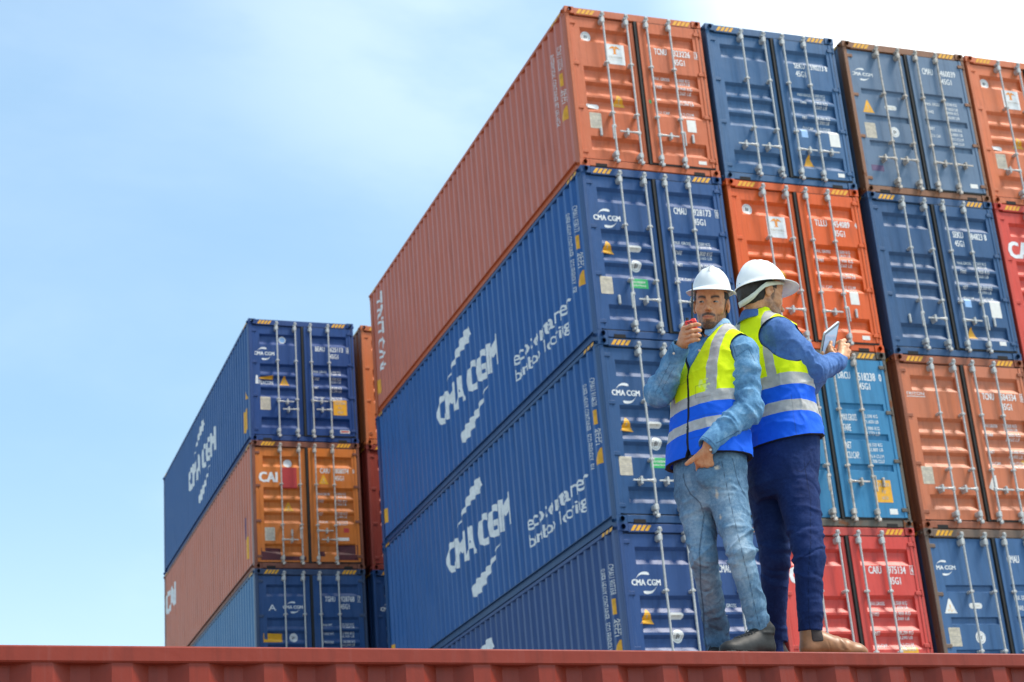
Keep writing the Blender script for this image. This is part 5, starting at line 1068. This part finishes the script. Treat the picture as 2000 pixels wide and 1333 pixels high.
# ================================================================== man with the tablet
def person_b():
    base = (1.129, 0.3, 0.056); base = (base[0], base[1], 0.0); O = np.array(base, np.float32)
    wl = Matrix.Rotation(H_RZ, 4, 'Z'); loc = PORG+(wl.to_3x3() @ Vector(base))
    fr = np.array([.72, .69, 0]); fr /= np.linalg.norm(fr); lf = np.array([-fr[1], fr[0], 0])
    st_ = [((1.1925, 0.38, 0.9249), .175, .132), ((1.1993, 0.38, 1.0103), .172, .130), ((1.2017, 0.38, 1.1341), .168, .124), ((1.1987, 0.38, 1.2723), .176, .122), ((1.1862, 0.38, 1.4132), .188, .122), ((1.1788, 0.38, 1.5036), .182, .108), ((1.1711, 0.38, 1.5741), .155, .085), ((1.1617, 0.38, 1.6321), .085, .062), ((1.1615, 0.38, 1.6687), .06, .05)]
    shR, elR, wrR = (1.2351, 0.24, 1.5034), (1.3758, 0.3, 1.3363), (1.5417, 0.56, 1.4533)
    shL, elL, wrL = (1.1, 0.5, 1.5907), (1.4007, 0.66, 1.3871), (1.4944, 0.62, 1.4588)
    hipR, knR, anR = (1.2243, 0.32, 0.783), (1.2232, 0.25, 0.4578), (1.1855, 0.27, 0.1215)
    hipL, knL, anL = (1.1155, 0.47, 0.8361), (1.1056, 0.46, 0.5204), (1.0753, 0.62, 0.193)
    hc = (1.195, 0.37, 1.7481); hf = np.array([.84, .46, -.17]); Mh = frame_from(hf); HQ = lambda p: (p-A3(hc))@np.asarray(Mh, np.float32); HS = V(1.04, 1.12, 1.14); hcA = A3(hc)
    nb = A3((1.1586, 0.38, 1.6272))
    def neck(p): return cone(p, np.array(hc)+Mh@np.array([0, -.035, -.045]), (1.1547, 0.38, 1.5963), .055, .062)
    rm = [(1.581, 0.61, 1.5714), (1.5974, 0.61, 1.5487), (1.6046, 0.61, 1.5216), (1.5961, 0.605, 1.4941)]
    rf = [[(1.6059, 0.655, 1.5945), (1.5914, 0.685, 1.602), (1.568, 0.685, 1.5961)], [(1.6196, 0.655, 1.5693), (1.6058, 0.69, 1.5758), (1.58, 0.69, 1.5701)], [(1.6198, 0.655, 1.5373), (1.6065, 0.69, 1.5464), (1.5835, 0.69, 1.5431)], [(1.6072, 0.65, 1.5074), (1.5953, 0.68, 1.5143), (1.5781, 0.682, 1.514)]]
    rt = [(1.5337, 0.56, 1.4828), (1.5177, 0.56, 1.5079), (1.5139, 0.565, 1.5364), (1.5247, 0.572, 1.5619)]
    lw = (1.4895, 0.62, 1.4592)
    lm_ = [(1.4894, 0.61, 1.5029), (1.5022, 0.6, 1.498), (1.516, 0.6, 1.4915), (1.5295, 0.6, 1.4824)]
    lff = [[(1.4945, 0.595, 1.5179), (1.4976, 0.585, 1.5323), (1.5009, 0.58, 1.5433)], [(1.5089, 0.592, 1.5181), (1.512, 0.582, 1.5325), (1.5155, 0.578, 1.5439)], [(1.5227, 0.592, 1.5116), (1.5259, 0.582, 1.526), (1.5294, 0.578, 1.5374)], [(1.5358, 0.592, 1.4999), (1.539, 0.584, 1.5124), (1.5401, 0.58, 1.524)]]
    lt_ = [(1.4872, 0.6, 1.4625), (1.4709, 0.575, 1.4757), (1.4659, 0.56, 1.4889), (1.4718, 0.552, 1.5037)]
    def handR(p): return smin(palm_and_fingers(p, (1.5629, 0.585, 1.4896), rm, rf, rt), cone(p, wrR, (1.5629, 0.585, 1.4896), .027, .024), .012)+.0006*vn(p, 150.)
    def handL(p): return smin(palm_and_fingers(p, lw, lm_, lff, lt_), cone(p, wrL, lw, .025, .024), .012)
    def bodyc(p):
        d = loft(p, [(s_[0], s_[1]*.86, s_[2]*.84) for s_ in st_], lf, fr)
        d = smin(d, chain(p, [shR, elR, wrR], [.048, .038, .026]), .03); d = smin(d, chain(p, [shL, elL, wrL], [.048, .038, .026]), .03)
        d = smin(d, chain(p, [hipR, knR, anR], [.074, .050, .036]), .03); d = smin(d, chain(p, [hipL, knL, anL], [.074, .050, .036]), .03)
        return smin(d, neck(p), .03)
    def headf(p): return smin(head_sdf(HQ(p)/HS)*1.04, neck(p), .022)
    v0, F0 = mesher(bodyc, (.3, .0, .0), (1.75, .95, 1.62), .012, 'b')
    v1, F1 = mesher(headf, hcA-V(.15, .15, .20), hcA+V(.15, .15, .16), .0025, 'h')
    a_, b_ = A3((1.433, 0.48, 1.4023)), A3((1.6898, 0.72, 1.6552)); v2, F2 = mesher(handR, np.minimum(a_, b_)-V(.01, .02, .01), np.maximum(a_, b_)+V(.01, .02, .01), .0027, 'r')
    a_, b_ = A3((1.4073, 0.5, 1.3732)), A3((1.6178, 0.7, 1.6135)); v3, F3 = mesher(handL, np.minimum(a_, b_), np.maximum(a_, b_), .003, 'l')
    fm_ = lambda g_: (lambda v: np.where(np.sqrt(((v-hcA)**2).sum(1)) < .2, g_(HQ(v)/HS), 0))
    me = to_mesh('person', [(v0, F0, 0), (smooth_verts(v1, F1, 1, .3), F1, 0), (smooth_verts(v2, F2, 1, .4), F2, 0), (smooth_verts(v3, F3, 1, .4), F3, 0)], {'beard': fm_(lambda q: beard_mask(q)*.8), 'lip': fm_(lip_mask), 'brow': fm_(brow_mask)}, O)
    skin = skin_mat('skin_of_man_with_tablet', (.70, .35, .175)); body = link('person', me, None, [skin]); body.location = loc; body.rotation_euler = (0, 0, H_RZ)
    tag(body, 'man in navy trousers and blue shirt seen from behind, looking down at a tablet', 'person')
    for sx in (-1, 1):
        ec = V(.031*sx, .0690, -.002); gz = V(0, .94, -.25); gz = gz/np.linalg.norm(gz)
        bm = bmesh.new(); bmesh.ops.create_uvsphere(bm, u_segments=20, v_segments=12, radius=.0137); vv = np.array([v.co[:] for v in bm.verts], np.float32); me = bpy.data.meshes.new('eye')
        ww = (vv+ec)*HS@np.asarray(Mh, np.float32).T+hcA-O; bm.to_mesh(me); bm.free(); me.vertices.foreach_set('co', ww.ravel())
        a = me.attributes.new('iris', 'FLOAT', 'POINT'); a.data.foreach_set('value', np.sqrt(((vv-gz*.0137)**2).sum(1))); me.polygons.foreach_set('use_smooth', [True]*len(me.polygons)); link('eye', me, body, [M_eye])
    build('hair', lambda p: hair_sdf(HQ(p)/HS, neck=-.072)*1.04, hcA-V(.14, .14, .12), hcA+V(.14, .14, .14), .0032, body, [M_hair], None, O, 0)
    tl = .26; Mt = Mh@np.array([[1, 0, 0], [0, math.cos(tl), -math.sin(tl)], [0, math.sin(tl), math.cos(tl)]])
    hv, hF = helmet_mesh(Mt*1.05, np.array(hc)+Mh@np.array([.004, .008, .024])); hel = link('hard_hat', to_mesh('hard_hat', [(hv, hF, 0)], None, O), body, [M_helmet])
    HB = lambda q: Vector(tuple(np.array(hc)+Mt@np.array(q)-O))
    # suspension band behind the ear
    mb = MB(); 
    band = [((.080, .075, .034), (.082, .072, .024)), ((.092, .03, .032), (.092, .028, .018)), ((.094, -.01, .029), (.092, -.014, .011)), ((.092, -.036, .026), (.091, -.046, .002)), ((.083, -.062, .010), (.080, -.074, -.018)), ((.066, -.088, -.012), (.061, -.096, -.042)), ((.038, -.106, -.024), (.036, -.108, -.052)), ((0, -.118, -.03), (0, -.116, -.056)), ((-.04, -.108, -.024), (-.038, -.108, -.05))]
    pts = []
    for a, b in band: pts += [HB(tuple(np.array(a)*V(1.06, 1.02, 1)+V(0, 0, .004))), HB(tuple(np.array(b)*V(1.06, 1.02, 1)+V(0, 0, .002)))]
    mb.add(pts, [(2*i, 2*i+1, 2*i+3, 2*i+2) for i in range(len(band)-1)], 0, True); sb = link('suspension_band', mb.mesh('suspension_band'), hel, [M_strap])
    so_ = sb.modifiers.new('thickness', 'SOLIDIFY'); so_.thickness = .003
    # --- shirt
    def sleeves(p):
        d = chain(p, [shR, elR], [.068, .062]); d = smin(d, chain(p, [elR, wrR], [.062, .044]), .014)
        d -= folds(p, shR, elR, rfolds(43, .15, 1.05, 9, .011, .011))+folds(p, elR, wrR, rfolds(45, -.2, .85, 9, .010, .009))
        e = chain(p, [shL, elL, wrL], [.064, .058, .044], .01); return np.minimum(d, e)
    def shirt(p):
        d = loft(p, st_, lf, fr); d = smin(d, smin(cone(p, nb, shR, .045, .062), cone(p, nb, shL, .045, .060), .02), .03); d = smin(d, sleeves(p), .02)
        ax_ = np.array(wrR)-np.array(elR); d = smin(d, cone(p, np.array(wrR)-ax_*.15, np.array(wrR)+ax_*.03, .043, .043), .004)
        d = smax(d, -cone(p, nb+V(0, 0, .01), nb+V(.02, .02, .12), .056, .075), .004); d = smax(d, -cone(p, np.array(wrR)+ax_*.0, np.array(wrR)+ax_*.3, .035, .037), .003)
        d = np.maximum(d, (1.2058, 0.38, 1.0591)[2]-p[:, 2]); return d-.0012*vn(p, 60.)-crease(p, 12., .0055, (1, 1, 1), 11.)-crease(p, 28., .0018, (1, 1, 1), 2.)
    def collarf(p):
        q = p-(nb+V(0, 0, .006)); r_ = np.sqrt(q[:, 0]**2+q[:, 1]**2); ang = np.arctan2(q@A3(fr), q@A3(lf)); gap = np.abs(np.angle(np.exp(1j*(ang-math.pi/2))))
        rr_ = .064+.024*np.clip((.046-q[:, 2])/.05, 0, 1.4); d = np.abs(r_-rr_)-.0045; d = np.maximum(d, q[:, 2]-.044); d = np.maximum(d, -.016-q[:, 2]); return np.maximum(d, (.2-gap)*.06).astype(np.float32)
    bl = denim('blue_work_shirt', (.045, .105, .30), (.085, .18, .43), (.17, .30, .58), 1100., 'fade', .8)
    l_, h_ = A3((0.9014, 0.0, 0.7757)), A3((1.7151, 0.78, 1.8132)); lo2 = np.minimum(l_, h_)-V(.06, .0, .02); hi2 = np.maximum(l_, h_)+V(.03, .02, .04)
    seams = [front2d([(1.1611, 0.0, 1.446), (1.1372, -0.0, 1.3866), (1.1232, -0.0, 1.3145)], .0016), front2d([(1.3686, -0.0, 1.227), (1.3878, 0.0, 1.1866)], .0014), front2d([(1.4179, 0.0, 1.3003), (1.446, 0.0, 1.1814)], .0014)]
    fb = {'fade': lambda v: .5+.18*vn(v, 20.), 'rip': ZERO, 'seam': lambda v: np.maximum.reduce([s_(v) for s_ in seams])}
    sh = build('work_shirt', shirt, lo2, hi2, .0043, body, [bl], fb, O); build('collar', collarf, nb-V(.13, .13, .06), nb+V(.13, .13, .09), .0035, sh, [bl], {'fade': lambda v: .4+0*v[:, 0], 'rip': ZERO, 'seam': ZERO}, O)
    # --- vest
    def vcore(p):
        k = np.clip((A3((1.1872, 0.38, 1.1853))[2]-p[:, 2])/.25, 0, 1)
        d = loft(p, [(s_[0], s_[1]+.006, s_[2]+.008) for s_ in st_], lf, fr)-.006-.016*k
        d = smin(d, smin(cone(p, nb, shR, .056, .070), cone(p, nb, shL, .056, .066), .02), .03); fo = 0
        for ln, am, wd in (([(1.1357, 0.25, 1.1702), (1.2083, 0.22, 1.1289), (1.292, 0.22, 1.1461)], .005, .011), ([(1.1012, 0.28, 1.0604), (1.1919, 0.24, 1.0759), (1.3056, 0.24, 1.0585)], .005, .011), ([(1.1582, 0.25, 1.3424), (1.2297, 0.23, 1.2788)], .004, .010), ([(1.1536, 0.25, 1.2181), (1.2478, 0.22, 1.2487)], .004, .010),
                           ([(1.2825, 0.24, 1.228), (1.3002, 0.24, 1.1031)], .004, .009), ([(1.124, 0.3, 1.4398), (1.1394, 0.27, 1.3263)], .004, .010)): fo = fo+ridge(p, ln, am, wd)
        return d-fo-.0028*vn(p, 18.)-.0016*vn(p, 45., 9.)-crease(p, 9., .0050, (1, 1, 1.1), 6.)
    hz0 = (1.186, 0.27, 1.0057)[2]
    def lat(p): q = p-A3((1.1937, 0.38, 1.235)); return q@A3(lf)
    def frn(p): q = p-A3((1.1937, 0.38, 1.235)); return q@A3(fr)
    def arms(p):
        b = cone(p, np.array(shL)-lf*.012, np.array(shL)+lf*.14, .082, .1); a = cone(p, np.array(shR)+lf*.018+V(0, 0, -.006), np.array(shR)-lf*.14, .084, .105)
        a2 = cone(p, np.array(shR)+V(0, 0, -.07)+lf*.0, np.array(shR)+V(0, 0, -.09)-lf*.15, .062, .085); b2 = cone(p, np.array(shL)+V(0, 0, -.07), np.array(shL)+V(0, 0, -.09)+lf*.15, .06, .08); return np.minimum(smin(a, a2, .02), smin(b, b2, .02))
    def neckhole(p):
        return np.minimum(cone(p, nb+V(0, 0, .004), nb+V(0, 0, .12), .072, .085), np.maximum((np.abs((p-nb)@A3(lf))-.01-np.maximum(p[:, 2]-(1.1675, 0.3, 1.3725)[2], 0)*.58)*.85, -((p-nb)@A3(fr))))
    def hem(p): return p[:, 2]-hz0+.035*np.clip(-frn(p)/.13, -1, 1)*.5
    def vest(p):
        d = np.maximum(vcore(p), -arms(p)); d = np.maximum(d, -neckhole(p)); d = np.maximum(d, -hem(p)); inner = loft(p, st_, lf, fr)-.002-.004*np.clip((A3((1.2124, 0.38, 1.1082))[2]-p[:, 2])/.1, 0, 1); return np.maximum(d, -np.maximum(inner, p[:, 2]-hz0-.03)).astype(np.float32)
    zs = [(1.2363, 0.26, 1.3015)[2], (1.2286, 0.26, 1.2448)[2], (1.2187, 0.26, 1.1713)[2], (1.2115, 0.26, 1.1177)[2]]
    vm = vest_mat('hi_vis_vest_of_man_with_tablet', zs, .090, .022)
    build('safety_vest', vest, lo2, hi2, .0038, body, [vm], {'band': lambda v: v[:, 2], 'lat': lat, 'edge': lambda v: np.abs(np.minimum.reduce([arms(v), neckhole(v), hem(v)])), 'zip': ZERO, 'painted_gloss': ZERO, 'seam': lambda v: np.maximum(front2d([(1.2386, -0.0, 1.1902), (1.2354, 0.0, 1.0516), (1.2364, 0.0, 0.9284)], .0017)(v), front2d([(1.0089, -0.0, 1.4597), (1.0733, 0.0, 1.4243), (1.1452, 0.0, 1.4474)], .0015)(v))}, O)
    # --- trousers
    wz = (1.2111, 0.38, 1.0984)[2]
    def tro(p):
        d = loft(p, [((1.1653, 0.38, 0.7572), .12, .10), ((1.1733, 0.38, 0.817), .160, .135), ((1.1846, 0.38, 0.9011), .172, .142), ((1.1993, 0.38, 1.0103), .176, .136), ((1.2124, 0.38, 1.1082), .172, .132)], lf, fr)
        lr = chain(p, [hipR, knR, anR], [.100, .066, .052], .03); ll = chain(p, [hipL, knL, anL, (anL[0], anL[1]+.01, .035)], [.098, .066, .053, .058], .03)
        lr -= folds(p, hipR, knR, rfolds(51, .60, 1.10, 7, .008, .009)+rfolds(52, .0, .45, 5, .006, .010), .08)+folds(p, knR, anR, rfolds(53, -.1, .25, 5, .010, .008)+rfolds(54, .5, 1.0, 5, .005, .010))
        ll -= folds(p, hipL, knL, rfolds(61, .55, 1.12, 6, .009, .010), .08)+folds(p, knL, anL, rfolds(63, -.12, .3, 6, .011, .009)+rfolds(64, .6, 1.0, 4, .004, .010))
        d = smin(d, smin(lr, ll, .006), .022)
        for ln in ([(1.0957, 0.3, 0.8243), (1.1533, 0.28, 0.7537), (1.2118, 0.24, 0.7134)], [(1.113, 0.28, 0.7096), (1.194, 0.24, 0.7505)], [(1.3163, 0.27, 0.9408), (1.2686, 0.24, 0.8753), (1.2312, 0.24, 0.8546)], [(1.1481, 0.26, 0.904), (1.2427, 0.25, 0.9288)], [(1.2199, 0.22, 0.7899), (1.3257, 0.28, 0.8344)]): d -= ridge(p, ln, .004, .007)
        d = np.maximum(d, p[:, 2]-wz)
        axr = np.array(anR)-np.array(knR); axr /= np.linalg.norm(axr); sx_ = p[:, 0] > ((1.1059, 0.3, 0.2158)[0]+0)
        cutR = (p-A3(anR))@A3(axr)+.004; cutL = .012-p[:, 2]
        return np.maximum(d, np.where(sx_, cutR, cutL))-.0008*vn(p, 70.)-crease(p, 9., .0030, (1, 1, 1.6), 4.)-crease(p, 24., .0012, (1, 1, 1.5), 7.)
    nv = denim('navy_trousers', (.006, .014, .060), (.012, .028, .110), (.030, .060, .19), 1000., 'fade', .8)
    sm_ = [front2d([(1.2571, -0.0, 0.8844), (1.2599, 0.0, 0.6983), (1.227, 0.0, 0.496), (1.1996, -0.0, 0.3638), (1.1794, -0.0, 0.1887), (1.1718, 0.0, 0.0587)], .0014), front2d([(1.2887, -0.0, 0.8863), (1.2567, 0.0, 0.8493), (1.2365, -0.0, 0.8324), (1.2176, 0.0, 0.8411)], .0018), front2d([(1.0942, -0.0, 0.1043), (1.1508, -0.0, 0.1082), (1.2092, 0.0, 0.125)], .0015)]
    l_, h_ = A3((0.8246, 0.0, -0.0197)), A3((1.5193, 0.75, 1.2297)); build('trousers', tro, np.minimum(l_, h_)-V(.05, .0, .01), np.maximum(l_, h_)+V(.06, .0, .04), .0045, body, [nv], {'fade': lambda v: .45+.2*vn(v, 12.), 'rip': ZERO, 'seam': lambda v: np.maximum.reduce([s_(v) for s_ in sm_])}, O)
    # --- boots
    for an, fdir in ((anR, V(.985, .17, 0)), (anL, V(.75, .66, 0))):
        f_ = fdir/np.linalg.norm(fdir); s_ = V(-f_[1], f_[0], 0); o_ = A3((an[0], an[1], 0))-f_*.058+V(0, 0, .002); Mq = np.stack([f_, s_, V(0, 0, 1)], 1); Q = lambda p, Mq=Mq, o_=o_: (p-o_)@Mq; c0 = o_+f_*.15
        b = build('boot', lambda p: shoe_sdf(Q(p), False, .305), c0-V(.22, .22, .02), c0+V(.22, .22, .18), .0033, body, [M_tan], None, O, 1)
        build('sole', lambda p: sole_sdf(Q(p), .31, .016), c0-V(.22, .22, .03), c0+V(.22, .22, .05), .003, b, [M_sole], None, O, 0)
        def gus(p): q = Q(p); return np.maximum(np.maximum(shoe_sdf(q, False, .305)-.0016, -(shoe_sdf(q, False, .305)+.006)), box3(q, (.072, 0, .115), (.026-.0, .1, .045), .012))
        build('elastic_gusset', gus, c0-V(.22, .22, -.03), c0+V(.22, .22, .18), .003, b, [M_elastic], None, O, 0)
    # --- tablet
    tr = empty('tablet_computer', loc, H_RZ); tag(tr, 'silver framed tablet computer held up by the man in navy trousers', 'tablet')
    c_tr, c_tl, c_bl = Vector((1.615, 0.6, 1.6951)), Vector((1.4827, 0.47, 1.5735)), Vector((1.4551, 0.56, 1.482))   # top right, top left, left lower corners
    ex = (c_tr-c_tl).normalized(); ez = (c_bl-c_tl); ez = (ez-ex*ez.dot(ex)).normalized(); n_ = ex.cross(ez); n_ = n_ if n_.y < 0 else -n_
    wd, ht = .165, .195
    def slab(o_, x0, x1, z0, z1, y0, y1, r_=.010):
        sh_, fs_ = RECT(x0, z0, x1, z1, r_)[:2]; m_ = len(sh_); top = [o_+ex*float(a)+ez*float(b)+n_*y1 for a, b in sh_]; bot = [o_+ex*float(a)+ez*float(b)+n_*y0 for a, b in sh_]; mb = MB(); mb.add(top+bot, [list(range(m_)), list(range(m_, 2*m_))[::-1]]+[(i, m_+i, m_+(i+1) % m_, (i+1) % m_) for i in range(m_)]); return mb
    o_ = c_tl-Vector(base)
    link('tablet_shell', slab(o_, 0, wd, 0, ht, -.008, 0).mesh('tablet_shell'), tr, [M_alu]); link('bezel', slab(o_, .002, wd-.002, .002, ht-.002, 0, .0008, .009).mesh('bezel'), tr, [M_bezel])
    link('screen', slab(o_, .012, wd-.012, .016, ht-.016, .0008, .0014, .002).mesh('screen'), tr, [M_screen])
person_b()
